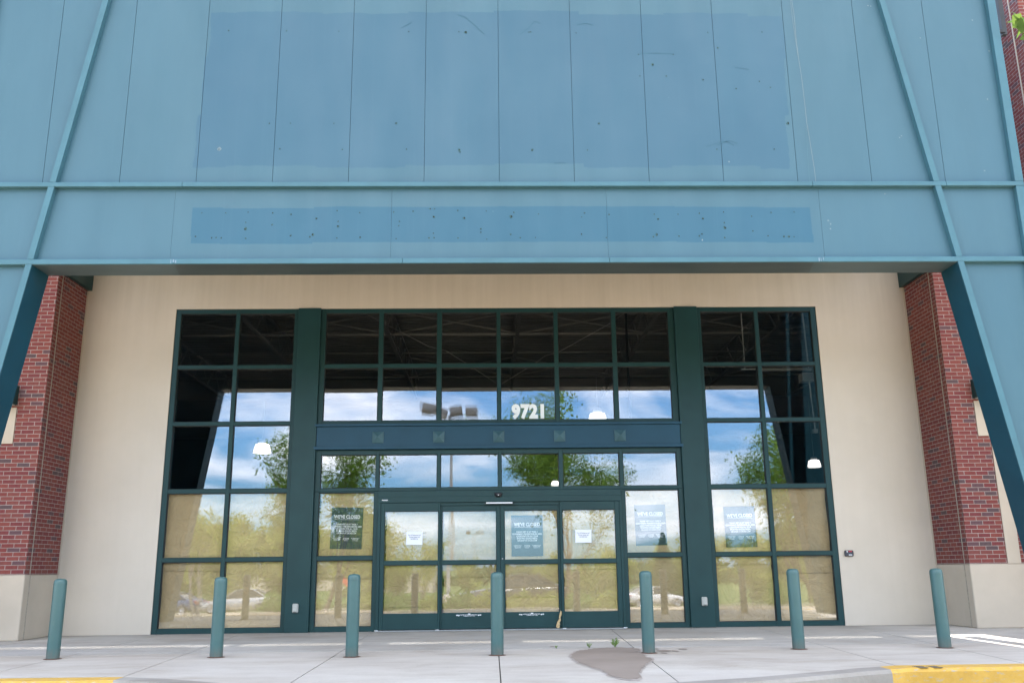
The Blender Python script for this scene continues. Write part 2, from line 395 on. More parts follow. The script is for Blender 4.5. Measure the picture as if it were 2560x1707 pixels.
# ------------------------------------------------------------------ camera, light, sky
F, PITCH, YAW, ROLL = 2282.575, .24414, .02509, -.01147
CAM = Vector((-.08416, -16.3, 1.00184))
fwd = Vector((math.sin(YAW) * math.cos(PITCH), math.cos(YAW) * math.cos(PITCH), math.sin(PITCH)))
rt = Vector((math.cos(YAW), -math.sin(YAW), 0)); upv = rt.cross(fwd)
r2 = math.cos(ROLL) * rt + math.sin(ROLL) * upv; u2 = -math.sin(ROLL) * rt + math.cos(ROLL) * upv
cd = bpy.data.cameras.new('camera'); co = bpy.data.objects.new('camera', cd); COL.objects.link(co)
cd.sensor_width = 36; cd.lens = 36 * F / 2560; cd.clip_start = .05; cd.clip_end = 3000
co.matrix_world = Matrix(((r2.x, u2.x, -fwd.x, CAM.x), (r2.y, u2.y, -fwd.y, CAM.y), (r2.z, u2.z, -fwd.z, CAM.z), (0, 0, 0, 1)))
SC.camera = co

ELEV, AZ = R(72), math.atan2(.17, .98)
sd = Vector((math.sin(AZ) * math.cos(ELEV), math.cos(AZ) * math.cos(ELEV), math.sin(ELEV)))
sl = bpy.data.lights.new('sun', 'SUN'); sl.energy = 5.0; sl.angle = R(.55); sl.color = (1, .955, .89)
so = bpy.data.objects.new('sun', sl); COL.objects.link(so); so.location = (0, 20, 40)
so.rotation_euler = sd.to_track_quat('Z', 'Y').to_euler()

W = bpy.data.worlds.new('World'); SC.world = W; W.use_nodes = True
nt = W.node_tree; nt.nodes.clear()
wo = nt.nodes.new('ShaderNodeOutputWorld'); bg = nt.nodes.new('ShaderNodeBackground'); nt.links.new(bg.outputs[0], wo.inputs[0])
sky = nt.nodes.new('ShaderNodeTexSky'); sky.sky_type = 'NISHITA'; sky.sun_disc = False; sky.sun_elevation = ELEV; sky.sun_rotation = AZ
sky.air_density = 1.; sky.dust_density = .3; sky.ozone_density = 2.5
tc = nt.nodes.new('ShaderNodeTexCoord')
sx = nt.nodes.new('ShaderNodeSeparateXYZ'); nt.links.new(tc.outputs['Generated'], sx.inputs[0])
def wm(op, a, b=None, clamp=False):
    nd = nt.nodes.new('ShaderNodeMath'); nd.operation = op; nd.use_clamp = clamp
    for i, v in enumerate((a, b)):
        if v is None: continue
        if isinstance(v, (int, float)): nd.inputs[i].default_value = v
        else: nt.links.new(v, nd.inputs[i])
    return nd.outputs[0]
zz = wm('ADD', wm('MAXIMUM', sx.outputs[2], 0.), .16)
cx_ = nt.nodes.new('ShaderNodeCombineXYZ'); nt.links.new(wm('DIVIDE', sx.outputs[0], zz), cx_.inputs[0]); nt.links.new(wm('DIVIDE', sx.outputs[1], zz), cx_.inputs[1])
def wnoise(scale, detail, rough, off, dist=0.):
    mp = nt.nodes.new('ShaderNodeMapping'); mp.inputs['Location'].default_value = off; nt.links.new(cx_.outputs[0], mp.inputs[0])
    nd = nt.nodes.new('ShaderNodeTexNoise'); nd.inputs['Scale'].default_value = scale; nd.inputs['Detail'].default_value = detail
    nd.inputs['Roughness'].default_value = rough; nd.inputs['Distortion'].default_value = dist
    nt.links.new(mp.outputs[0], nd.inputs['Vector']); return nd.outputs[0]
def wramp(f, stops):
    nd = nt.nodes.new('ShaderNodeValToRGB'); cr = nd.color_ramp
    while len(cr.elements) < len(stops): cr.elements.new(.5)
    for e, (p, c) in zip(cr.elements, stops): e.position = p; e.color = (c, c, c, 1)
    nt.links.new(f, nd.inputs[0]); return nd.outputs[0]
cover = wramp(wm('ADD', wnoise(.95, 8, .60, (3.1, .8, 0), .6), wm('MULTIPLY', wm('SUBTRACT', sx.outputs[2], .18, True), .16)), [(.46, 0.), (.70, 1.)])
shade = wramp(wnoise(1.5, 7, .6, (9.2, 4.4, 0), .3), [(.3, .62), (.62, 1.)])
mx = nt.nodes.new('ShaderNodeMix'); mx.data_type = 'RGBA'
cl = nt.nodes.new('ShaderNodeMix'); cl.data_type = 'RGBA'; cl.blend_type = 'MULTIPLY'; cl.inputs[0].default_value = 1.
CLOUD = 15.
cl.inputs[6].default_value = (CLOUD * 1.03, CLOUD * 1.0, CLOUD * .98, 1); nt.links.new(wm('MULTIPLY', shade, wm('SUBTRACT', 1.08, wm('MULTIPLY', wm('MAXIMUM', sx.outputs[2], 0.), .72))), cl.inputs[7])
nt.links.new(wm('MULTIPLY', cover, .9), mx.inputs[0]); tn = nt.nodes.new('ShaderNodeMix'); tn.data_type = 'RGBA'; tn.blend_type = 'MULTIPLY'; tn.inputs[0].default_value = 1.; tn.inputs[7].default_value = (.60, .86, 1.06, 1)
nt.links.new(sky.outputs[0], tn.inputs[6]); nt.links.new(tn.outputs[2], mx.inputs[6]); nt.links.new(cl.outputs[2], mx.inputs[7])
hz = nt.nodes.new('ShaderNodeMix'); hz.data_type = 'RGBA'
nt.links.new(wm('MULTIPLY', wm('MAXIMUM', sx.outputs[2], 0.), 6.5, True), hz.inputs[0]); hz.inputs[6].default_value = (.33, .40, .50, 1); hz.inputs[7].default_value = (1, 1, 1, 1)
fin = nt.nodes.new('ShaderNodeMix'); fin.data_type = 'RGBA'; fin.blend_type = 'MULTIPLY'; fin.inputs[0].default_value = 1.
nt.links.new(mx.outputs[2], fin.inputs[6]); nt.links.new(hz.outputs[2], fin.inputs[7]); nt.links.new(fin.outputs[2], bg.inputs[0]); bg.inputs[1].default_value = .15

SC.view_settings.view_transform = 'Standard'; SC.view_settings.look = 'None'; SC.view_settings.gamma = 1
SC.view_settings.exposure = 2.08
SC.cycles.max_bounces = 10; SC.cycles.transparent_max_bounces = 24; SC.cycles.glossy_bounces = 5; SC.cycles.diffuse_bounces = 5
SC.cycles.caustics_reflective = False; SC.cycles.caustics_refractive = False; SC.cycles.use_denoising = True
SC.cycles.sample_clamp_indirect = 8

# ------------------------------------------------------------------ ground
def gz(y):
    y = -y
    if y < 8.4: return -.15
    return -.15 - .037 * (min(y, 62) - 8.4)
def sheet(name, xs, ys, dz, mat, lab=None):
    mb = MB(); nx = len(xs)
    vs = [(x, y, gz(y) + dz) for y in ys for x in xs]
    mb.add(vs, [(j * nx + i, j * nx + i + 1, (j + 1) * nx + i + 1, (j + 1) * nx + i) for j in range(len(ys) - 1) for i in range(nx - 1)])
    return struct(mb.build(name, mat))
sheet('ground', [-900, -60, 0, 60, 900], [-1500, -300, -120, -62, -40, -20, -8.4, 0, 60, 400], -.012, MT['grass'])
sheet('parking_lot', [-70, -30, 0, 30, 70], [-58, -50, -40, -30, -20, -12, -8.4, -2], 0., MT['asphalt'])

# sidewalk: slabs with joints left open between them
edge = [(-14, -6.78), (-3.95, -6.78), (-3.3, -7.05), (-2.3, -7.7), (-1.2, -8.05), (0, -8.15), (1.3, -8.05), (2.3, -7.68), (3.05, -7.3), (3.6, -7.0), (4.05, -6.80), (14, -6.78)]
def ey(x):
    for (a, b), (c, d) in zip(edge, edge[1:]):
        if a <= x <= c: return b + (d - b) * (x - a) / (c - a)
    return edge[0][1]
JT = [(-14, -14), (-9.6, -9.4), (-7.3, -7.15), (-5.65, -5.28), (-4.3, -3.72), (-2.1, -1.95), (.012, .0), (1.95, 1.60), (4.42, 4.03), (6.06, 5.35), (8.4, 7.7), (11., 10.3), (14, 14)]   # x at the wall, x at the kerb
def jx(i, y): a, b = JT[i]; return a + (b - a) * min(1, max(0, -y / 7.2))
KW = .30
sw = MB(); g = .013
for i in range(len(JT) - 1):
    for (ya, yb) in ((.05, -3.845), (-3.872, None)):
        m = 0 if yb is not None else 1
        n = 8
        def lowy(x): return yb if yb is not None else ey(x) + KW
        top = [(jx(i, ya) + g / 2, ya), (jx(i + 1, ya) - g / 2, ya)]
        def xr(k, side):   # follow the joint line down to the lower edge
            idx = i if side < 0 else i + 1
            y = -6.5 if yb is None else yb
            for _ in range(4): y = lowy(jx(idx, y))
            return jx(idx, y) - side * g / 2, y
        xl, yl = xr(0, -1); xq, yq = xr(0, 1)
        bot = [(xq + (xl - xq) * k / n, 0) for k in range(n + 1)]
        bot = [(x, lowy(x)) for x, _ in bot]; bot[0] = (xq, yq); bot[-1] = (xl, yl)
        sw.prism(top[:1] + top[1:] + bot, 'z', -.14, 0, m)
struct(sw.build('sidewalk', [MT['walk'], MT['walk2']], bevel=.003))
jb = MB(); jb.box(-14, 14, -8.3, .06, -.145, -.006); 
jf = MB(); pl_ = [(x, ey(x) + .05) for x in [e[0] for e in edge]]
jf.prism([(-14, .06)] + pl_ + [(14, .06)], 'z', -.146, -.008)
struct(jf.build('sidewalk_bed', MT['joint']))
kb = MB()
def kerbseg(pts, m):
    for (a, b) in zip(pts, pts[1:]):
        (x0, y0), (x1, y1) = a, b
        prof0 = [(y0 + KW, -.16), (y0, -.16), (y0, -.03), (y0 + .03, 0.003), (y0 + KW, .003)]
        prof1 = [(y1 + KW, -.16), (y1, -.16), (y1, -.03), (y1 + .03, 0.003), (y1 + KW, .003)]
        vs = [(x0, y, z) for y, z in prof0] + [(x1, y, z) for y, z in prof1]; n = 5
        kb.add(vs, [(i, (i + 1) % n, n + (i + 1) % n, n + i) for i in range(n)] + [tuple(range(n)), tuple(range(n, 2 * n))], m)
kerbseg([(-14, -6.78), (-7.2, -6.78)], 1); kerbseg([(-7.2, -6.78), (-3.75, -6.86)], 1)
mid = [(-3.75, -6.86)] + [e for e in edge if -3.7 < e[0] < 3.8] + [(3.85, -6.9)]
kerbseg(mid, 0); kerbseg([(3.85, -6.9), (4.05, -6.8), (14, -6.78)], 1)
struct(kb.build('kerb', [MT['kerb'], MT['yellow']]))
# black stencil ghost marks on the right-hand painted kerb (worn, unreadable)
tm = MB()
for x, w in ((4.23, .045), (4.37, .045)):
    for k in range(6): tm.box(x - w + rnd.uniform(-.008, .008), x + w + rnd.uniform(-.01, .01), -6.785 + k * .031, -6.785 + k * .031 + rnd.uniform(.008, .022), .003, .0065)
tag(tm.build('stencil_mark', plain('faded_black_stencil', (.16, .13, .09), .9, .4, 40)), 'faded black stencil smudge on the yellow painted kerb', 'marking')

# water stain
s = N('wet_concrete'); p = s.pos(); n = s.noise(p, 1.4, 4)
s.bsdf(s.ramp(n, [(.3, (.245, .202, .165)), (.7, (.30, .25, .208))]), .75, .1); MT['wet'] = s.m
out = [(.93, -4.55), (.86, -4.9), (.845, -5.4), (.885, -5.95), (1.035, -6.5), (1.045, -7.1), (1.2, -7.4), (1.33, -7.25), (1.36, -6.9), (1.43, -6.55), (1.52, -6.2), (1.6, -5.95), (1.735, -5.5), (1.70, -5.2), (1.73, -4.85), (1.70, -4.6), (1.76, -4.4), (1.80, -4.12), (1.66, -3.92), (1.54, -3.875), (1.34, -3.93), (1.15, -4.1), (1.02, -4.3)]
fine = []
for i, a in enumerate(out):
    b = out[(i + 1) % len(out)]
    for t in range(6):
        k = t / 6; fine.append((a[0] + (b[0] - a[0]) * k + rnd.uniform(-.014, .014), a[1] + (b[1] - a[1]) * k + rnd.uniform(-.05, .05)))
pm = MB(); pm.add([(x, y, .0065) for x, y in fine], [tuple(range(len(fine)))])
cxp, cyp = 1.35, -5.4
halo = [(cxp + (x - cxp) * (1.03 + rnd.uniform(0, .07)), cyp + (y - cyp) * (1.02 + rnd.uniform(0, .05)) if y < -4.2 else y + .01) for x, y in fine]
pm.add([(x, y, .0035) for x, y in halo], [tuple(range(len(halo)))], 1)
for cx, cy, rr in ((1.99, -4.15, .05), (2.05, -4.45, .09), (2.18, -4.5, .05), (2.33, -4.25, .055), (2.0, -4.75, .04), (1.95, -3.95, .06), (.72, -3.6, .03)):
    pts = [(cx + rr * math.cos(t) * rnd.uniform(.7, 1.2), cy + 1.6 * rr * math.sin(t) * rnd.uniform(.7, 1.2), .0045) for t in np.linspace(0, 2 * math.pi, 11)[:-1]]
    pm.add(pts, [tuple(range(10))])
tag(pm.build('puddle', [MT['wet'], plain('damp_edge_concrete', (.385, .335, .29), .85, .12, 2., .1)]), 'dark wet stain spreading over the pavement by the bollard right of the doors', 'puddle')

def weed(x, y, h, n, label, seed):
    r = random.Random(seed); mb = MB(); st = MB()
    for k in range(n):
        a = r.uniform(0, 6.28); t = r.uniform(.2, .8); d = Vector((math.cos(a) * t, math.sin(a) * t, 1)).normalized()
        q = Vector((x, y, 0)); m = q + d * h * r.uniform(.45, 1); m.z = max(m.z, .02)
        st.tube([q, m], [.003, .0015], 4)
        sd_ = d.cross(Vector((0, 0, 1))).normalized()
        for j in range(5):
            c = q.lerp(m, .35 + .65 * j / 4); w = h * .07; L = (d * .6 + sd_ * (1 if j % 2 else -1)).normalized() * h * .42
            mb.add([c, c + L * .5 + Vector((0, 0, w * .4)) + d * w, c + L, c + L * .5 - d * w], [(0, 1, 2, 3)])
    o = thing('weed', label, 'weed', (x, y, 0), 'weeds in the pavement joint')
    mb.build('leaves', MT['weed'], o); st.build('stem', MT['weed'], o)
weed(1.53, -3.80, .11, 8, 'largest green weed in the pavement joint beside the wet stain', 1)
weed(1.186, -3.84, .07, 6, 'small green weed at the left top edge of the wet stain', 2)
weed(.756, -3.85, .045, 5, 'tiny weed left of the wet stain in the pavement joint', 3)

# ------------------------------------------------------------------ store building
B = thing('store_building', 'closed store with tan stucco wall, red brick piers and dark green glazed entrance', 'building', (0, 0, 0))
XL, XR, ZT = -5.842, 6.009, 5.704
wl = MB(); YW = -.018
wl.box(-9.4, XL, YW, .26, 0, 7.2); wl.box(XR, 9.6, YW, .26, 0, 7.2); wl.box(XL, XR, YW, .26, ZT, 7.2)
wl.build('stucco_wall', MT['stucco'], B)
# shell of the shop
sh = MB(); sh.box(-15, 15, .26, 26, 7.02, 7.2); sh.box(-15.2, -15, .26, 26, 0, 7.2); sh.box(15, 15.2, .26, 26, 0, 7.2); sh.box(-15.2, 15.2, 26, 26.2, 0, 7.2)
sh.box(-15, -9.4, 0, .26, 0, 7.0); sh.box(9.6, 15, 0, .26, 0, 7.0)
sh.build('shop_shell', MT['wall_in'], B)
fl = MB(); fl.box(-15, 15, .27, 26, -.1, .0); fl.build('shop_floor', MT['floor_in'], B)
dk = MB(); pr = []
y = .3
while y < 25.8: pr += [(y, 6.96), (y + .1, 6.96), (y + .13, 7.0), (y + .24, 7.0)]; y += .27
vs = [(x, a, b) for x in (-14.9, 14.9) for a, b in pr]; n = len(pr)
dk.add(vs, [(i, i + 1, n + i + 1, n + i) for i in range(n - 1)]); dk.build('roof_deck', MT['deck'], B)
for x in (-8.3, -5.35, -2.4, .55, 3.5, 6.45, 9.4):
    j = MB(); j.bar((x, .5, 6.9), (x, 12.4, 6.9), .09, .06); j.bar((x, .9, 6.25), (x, 12.2, 6.25), .08, .05)
    k = 0; yy = .6
    while yy < 11.9:
        a, b = (6.87, 6.28) if k % 2 == 0 else (6.28, 6.87); j.bar((x, yy, a), (x, yy + .62, b), .03, .03, up=(1, 0, 0)); yy += .62; k += 1
    j.build('roof_joist', MT['deck'], B)
for y in (4.2, 9.0):
    cb = MB()
    for xa in (-8.3, -5.35, -2.4, .55, 3.5, 6.45):
        cb.bar((xa, y, 6.85), (xa + 2.95, y, 6.3), .035, .035); cb.bar((xa, y + .05, 6.3), (xa + 2.95, y + .05, 6.85), .035, .035)
    cb.bar((-14, y - .08, 6.26), (14, y - .08, 6.26), .05, .05)
    cb.build('cross_brace', MT['deck'], B)
gd = MB()
for y in (2.2, 7.2): gd.bar((-14, y, 6.55), (14, y, 6.55), .06, .04)
gd.bar((-14, 1.2, 6.72), (14, 1.2, 6.72), .16, .16); gd.bar((-14, 12.5, 6.62), (14, 12.5, 6.62), .2, .6)
gd.build('pipe', MT['deck'], B)

# ---- storefront frames
def frame(name, x0, x1, z0, z1, px, pz, y0=0., y1=.13, mat='frame', parent=B, pane_y=.045, bev=.003, stops=True):
    mb = MB(); xs = [x0] + [v for p in px for v in p] + [x1]
    for i in range(0, len(xs), 2): mb.box(xs[i], xs[i + 1], y0, y1, z0, z1)
    zs = [z0] + [v for p in pz for v in p] + [z1]
    for (a, b) in px:
        for i in range(0, len(zs), 2): mb.box(a, b, y0 + .003, y1 - .003, zs[i], zs[i + 1])
    fr = mb.build(name, MT[mat], parent, bevel=bev)
    for (a, b) in px:
        for (c, d) in pz:
            gk = MB(); t = .012; ya, yb = y0 + .018, pane_y + .02
            gk.box(a, b, ya, yb, d - t, d); gk.box(a, b, ya + .001, yb, c, c + t * .6); gk.box(a, a + t * .7, ya + .002, yb, c + t, d - t); gk.box(b - t * .7, b, ya + .002, yb, c + t, d - t)
            gk.build('gasket', MT['gasket'], fr)
            pane(a, b, c, d, pane_y, fr)
    return fr
prnd = random.Random(21)
def pane(a, b, c, d, y, parent, glossy=True):
    mx_, mz_ = (a + b) / 2, (c + d) / 2; rx, rz_ = R(prnd.gauss(0, .05)), R(prnd.gauss(0, .05)); w2 = R(prnd.gauss(0, .03))
    nx, nz = 7, 7; mb = MB(); bow = prnd.uniform(-.0009, .0009)
    for side, off in ((0, 0.), (1, .012)):
        vs = []
        for j in range(nz):
            for i in range(nx):
                u, w = i / (nx - 1) - .5, j / (nz - 1) - .5
                x, z = mx_ + u * (b - a + .012), mz_ + w * (d - c + .012)
                yy = y + off + (x - mx_) * (rz_ + side * w2) + (z - mz_) * (rx - side * w2) + bow * (1 - 4 * u * u) * (1 - 4 * w * w) * (1 if side == 0 else -1)
                vs.append((x, yy, z))
        mb.add(vs, [(j * nx + i, j * nx + i + 1, (j + 1) * nx + i + 1, (j + 1) * nx + i) for j in range(nz - 1) for i in range(nx - 1)], 0, True)
    me_o = mb.build('pane', MT['glass'], parent)
    return me_o

RW5 = [(.085, 1.182), (1.252, 2.352), (2.426, 3.549), (3.615, 4.583), (4.649, 5.622)]
frame('window', XL, -3.600, 0, ZT - .003, [(-5.747, -4.742), (-4.671, -3.670)], RW5)
frame('window', 3.767, XR, 0, ZT - .003, [(3.838, 4.842), (4.913, 5.905)], [(a, b) for a, b in RW5])
C2, C3 = -3.181, 3.334
frame('window', C2, C3, 3.552, ZT - .003, [(-3.092, -2.117), (-2.036, -1.052), (-.968, .046), (.111, 1.10), (1.172, 2.169), (2.249, 3.225)], [(3.615, 4.583), (4.655, 5.622)])
frame('window', C2, C3, 2.362, 3.088, [(-3.09, -2.116), (-2.056, -1.033), (-.97, .05), (.111, 1.134), (1.207, 2.216), (2.284, 3.25)], [(2.418, 3.005)])
frame('window', C2, -2.063, 0, 2.359, [(-3.102, -2.134)], [(.085, 1.184), (1.256, 2.342)])
frame('window', 2.230, C3, 0, 2.359, [(2.298, 3.256)], [(.085, 1.184), (1.256, 2.342)])
for x0, x1 in ((-3.598, -3.183), (3.336, 3.765)):
    m = MB(); m.box(x0, x1, -.06, .13, 0, 5.702); m.build('column_cover', MT['frame'], B, bevel=.006)
    m = MB(); m.box(x0 + .001, x1 - .001, -.062, -.058, 2.72, 2.723)
# sign band
bd = MB(); bd.box(C2 + .002, C3 - .002, -.045, .13, 3.149, 3.504); bd.box(C2 + .001, C3 - .001, -.075, .13, 3.505, 3.549); bd.box(C2 - .03, C3 + .03, -.085, -.062, 3.505, 3.549)
bd.box(C2 + .001, C3 - .001, -.075, .13, 3.092, 3.148); bd.box(C2 - .035, C3 + .035, -.085, -.062, 3.092, 3.148)
bd.box(-1.018, -1.012, -.047, -.04, 3.15, 3.503)
band = bd.build('sign_band', MT['band'], B, bevel=.004)
for x in (-2.085, -1.003, .068, 1.157, 2.242):
    m = MB(); h = .1; z = 3.305
    m.box(x - h, x + h, -.06, -.046, z - h, z + h)
    m.add([(x - h, -.0605, z - h), (x + h, -.0605, z - h), (x + h, -.0605, z + h), (x - h, -.0605, z + h), (x, -.145, z)], [(0, 1, 4), (1, 2, 4), (2, 3, 4), (3, 0, 4)])
    m.build('stud', MT.setdefault('stud', MT.get('stud') or plain('stud_paint', (.062, .130, .148), .5, .1)), band)
# sliding doors
hd = MB(); hd.box(-2.061, 2.228, -.04, .13, 2.155, 2.357); hd.box(-2.061, -2.008, -.035, .13, 0, 2.154); hd.box(2.182, 2.228, -.035, .13, 0, 2.154)
hd.box(-2.06, 2.227, -.043, -.039, 2.252, 2.258); hd.box(-2.0, 2.18, .0, .13, 2.10, 2.153)
door = hd.build('sliding_door', MT['frame'], B, bevel=.004)
leaves = [(-2.004, -.968, [(-1.936, -1.0)], -.03), (-.985, .080, [(-.935, .012)], .022), (.085, 1.147, [(.157, 1.088)], .022), (1.13, 2.180, [(1.17, 2.100)], -.03)]
for i, (x0, x1, px, y0) in enumerate(leaves):
    mb = MB(); (a, b), = px; y1 = y0 + .045
    z0, z1 = .025, (2.150 if i in (0, 3) else 2.099); zs = [z0, .289, 1.094, 1.168, 2.008, z1]
    mb.box(x0, a, y0, y1, z0, z1); mb.box(b, x1, y0, y1, z0, z1)
    for k in (0, 2, 4): mb.box(a, b, y0 + .002, y1 - .002, zs[k], zs[k + 1])
    lf = mb.build('door_leaf', MT['frame'], door, bevel=.003)
    for (c, d) in ((.289, 1.094), (1.168, 2.008)):
        gk = MB(); t = .012
        gk.box(a, b, y0 + .006, y1 - .006, d - t, d); gk.box(a, a + t * .6, y0 + .007, y1 - .006, c, d - t); gk.box(b - t * .6, b, y0 + .007, y1 - .006, c, d - t)
        gk.build('gasket', MT['gasket'], door); pane(a, b, c, d, y0 + .016, door)
gp = MB(); gp.box(.0805, .0845, .03, .05, .03, 2.09); gp.build('gasket', MT['gasket'], door)
th = MB(); th.box(-2.06, 2.227, -.10, .12, .002, .016); th.build('threshold', MT['steel'], door)
ft = MB()
for x in (-2.03, -1.0, 1.16, 2.2): ft.box(x - .03, x + .03, -.11, -.07, .016, .024)
ft.build('floor_guide', MT['white'], door)
se = MB(); prof = [(0, 0), (.03, 0), (.052, .02), (.058, .05), (.058, .075), (0, .075)]
n = 14; vs = []
for r_, z_ in prof: vs += [(.052 + r_ * 1.2 * math.cos(math.pi + math.pi * k / n), -.041 + r_ * math.sin(math.pi + math.pi * k / n), 2.235 + z_) for k in range(n + 1)]
se.add(vs, [(i * (n + 1) + k, i * (n + 1) + k + 1, (i + 1) * (n + 1) + k + 1, (i + 1) * (n + 1) + k) for i in range(len(prof) - 1) for k in range(n)], 0, True)
se.box(.042, .062, -.108, -.104, 2.262, 2.272, 1)
se.build('motion_sensor', [MT['black'], MT['white']], door)
lb = MB(); lb.box(-.165, .30, -.062, -.041, 2.123, 2.145, 0); lb.box(-.20, .335, -.058, -.03, 2.113, 2.122, 1); lb.build('light_strip', [MT['sheet'], MT['black']], door)
lk = MB(); lk.lathe([(.0, .0), (.014, 0), (.014, .012), (0, .012)], 12)
lk.v = [(x + .117, .022 - z, y + 1.18) for x, y, z in lk.v]; lk.build('lock', MT['steel'], door)
lettering([('STANLEY', -1.937, 2.19, .026, .0012, 1.0)], MT['white'], door, -.0445)
for x in (-.47, .607):
    yy = .0205
    o = lettering([('CAUTION AUTOMATIC SLIDING DOOR', x, .248, .0165, .0006, 1.0), ('IN EMERGENCY PUSH TO OPEN', x + .01, .230, .0135, .0004, 1.0), ('RECT', x - .012, x + .03, .262, .275),
                   ('<<', x - .20, .237, .034, .0022, .8), ('>>', x + .20, .237, .034, .0022, .8), ('o', x - .168, .238, .034, .003, 1.), ('o', x + .168, .238, .034, .003, 1.)], MT['white'], door, yy, 'decal')
# house number
o = lettering([('9721', .6205, 3.657, .330, .021, .86, 1.12)], MT['white'], B, .036, 'house_number')
o['label'] = 'white numerals 9721 on the glass above the doors'

# ---- brick piers
def pier(sgn, xin, xout, acc, nm):
    mb = MB()   # faces: 0 front brick, 1 return brick
    yf = -1.16
    def q(vs, m): mb.add(vs, [(0, 1, 2, 3)], m)
    z0, z1 = 1.005, 11.
    q([(xin, yf, z0), (xout, yf, z0), (xout, yf, z1), (xin, yf, z1)], 0)
    q([(xin, yf, z0), (xin, YW + .001, z0), (xin, YW + .001, z1), (xin, yf, z1)], 1)
    q([(xout, yf, z0), (xout, 3, z0), (xout, 3, z1), (xout, yf, z1)], 1)
    q([(xin, yf, z1), (xout, yf, z1), (xout, 3, z1), (xin, 3, z1)], 0)
    q([(xin, .26, 7.2), (xin, 3, 7.2), (xin, 3, z1), (xin, .26, z1)], 1)
    q([(xin, 3, 7.2), (xout, 3, 7.2), (xout, 3, z1), (xin, 3, z1)], 0)
    p = mb.build('brick_pier', [MT['brick_x'], MT['brick_y']], B)
    lo, hi = sorted((xin - sgn * .012, xout))
    bs = MB(); bs.box(lo, hi, yf - .015, YW + .001, 0, 1.0)
    bs.build('plinth', MT['cream'], p, bevel=.012)
    jn = MB(); jn.box(xin - sgn * .006 - .004, xin - sgn * .006 + .004, -1.012, -.998, 1.005, 6.05); jn.box(xin - sgn * .016 - .004, xin - sgn * .016 + .004, -1.012, -.998, .01, .995)
    jn.build('control_joint', plain('sandy_sealant', (.36, .32, .26), .9, .2, 30), p)
    sv = MB(); x = xin - sgn * .01; sv.box(x - .012, x + .012, YW - .02, YW - .0005, 1.0, 6.05); sv.build('sealant_bead', MT['cream'], p)
    ac = MB(); cxx, w1, w2 = acc
    ac.box(cxx - w1, cxx + w1, yf - .02, yf - .001, 1.001, 3.088); ac.box(cxx - w2, cxx + w2, yf - .0205, yf - .001, 3.09, 3.69)
    ac.build('accent_panel', MT['cream'], p, bevel=.004)
    bm_ = MB(); a, b = sorted((xin - sgn * .002, xin - sgn * .085)); bm_.box(a, b, yf, YW - .002, 6.06, 6.9)
    bm_.box(min(a, b) - .002, max(a, b) + .002, -.75, -.72, 6.058, 6.4); bm_.build('soffit_beam', MT['frame'], p)
    return p
pier(1, 7.715, 9.35, (8.45, .11, .316), 'r'); pier(-1, -7.49, -9.2, (-8.25, .11, .325), 'l')
wg = MB()
wg.add([(9.35, -2.18, 0), (9.35, -1.161, 0), (9.35, -1.161, 11.5), (9.35, -2.18, 11.5)], [(0, 1, 2, 3)], 1)
wg.add([(9.35, -2.18, 0), (14, -2.18, 0), (14, -2.18, 11.5), (9.35, -2.18, 11.5)], [(0, 1, 2, 3)], 0)
wg.add([(9.35, -2.18, 11.5), (14, -2.18, 11.5), (14, 2, 11.5), (9.35, 2, 11.5)], [(0, 1, 2, 3)], 0)
wgo = wg.build('brick_wing', [MT['brick_x'], MT['brick_y']], B)
m = MB(); m.box(9.34, 9.352, -1.935, -1.908, .5, 11.4); m.build('control_joint', MT['cream'], wgo)
wg2 = MB()
wg2.add([(-9.2, -2.18, 0), (-9.2, -1.161, 0), (-9.2, -1.161, 11.5), (-9.2, -2.18, 11.5)], [(0, 1, 2, 3)], 1)
wg2.add([(-9.2, -2.18, 0), (-14, -2.18, 0), (-14, -2.18, 11.5), (-9.2, -2.18, 11.5)], [(0, 1, 2, 3)], 0)
wg2.add([(-9.2, -2.18, 11.5), (-14, -2.18, 11.5), (-14, 2, 11.5), (-9.2, 2, 11.5)], [(0, 1, 2, 3)], 0)
wg2.build('brick_wing', [MT['brick_x'], MT['brick_y']], B)

# ------------------------------------------------------------------ entrance canopy (freestanding portal wall)
K = thing('entrance_canopy', 'tall blue green metal clad entrance portal with slanted ribs above the doors', 'canopy', (.067, -4.3, 0))
CX = .067; YF = -4.463; YB = -4.07; OZ = 5.03; ZTOP = 11.5
def half_in(z): return 6.278 + .158 * (5.024 - z)
HX = 7.37
core = MB()
# backing wall with a trapezoid opening (left leg, right leg, head)
def leg(s_):
    return [(CX + s_ * half_in(0), 0), (CX + s_ * HX, 0), (CX + s_ * HX, OZ), (CX + s_ * half_in(OZ), OZ)]
for s_ in (-1, 1): core.prism(leg(s_), 'y', YF + .012, YB, 0)
core.prism([(CX - HX, OZ), (CX + HX, OZ), (CX + HX, ZTOP), (CX - HX, ZTOP)], 'y', YF + .012, YB, 0)
core.build('portal_frame', MT['reveal'], K)
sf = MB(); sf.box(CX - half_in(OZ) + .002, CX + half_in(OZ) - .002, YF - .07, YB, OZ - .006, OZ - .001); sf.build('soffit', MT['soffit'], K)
for s_ in (-1, 1):
    rv = MB(); a0, a1 = CX + s_ * half_in(0), CX + s_ * half_in(OZ)
    rv.add([(a0 - s_ * .004, YF - .07, 0), (a0 - s_ * .004, YB + .002, 0), (a1 - s_ * .004, YB + .002, OZ - .008), (a1 - s_ * .004, YF - .07, OZ - .008)], [(0, 1, 2, 3)]); rv.build('leg_reveal', MT['reveal'], K)
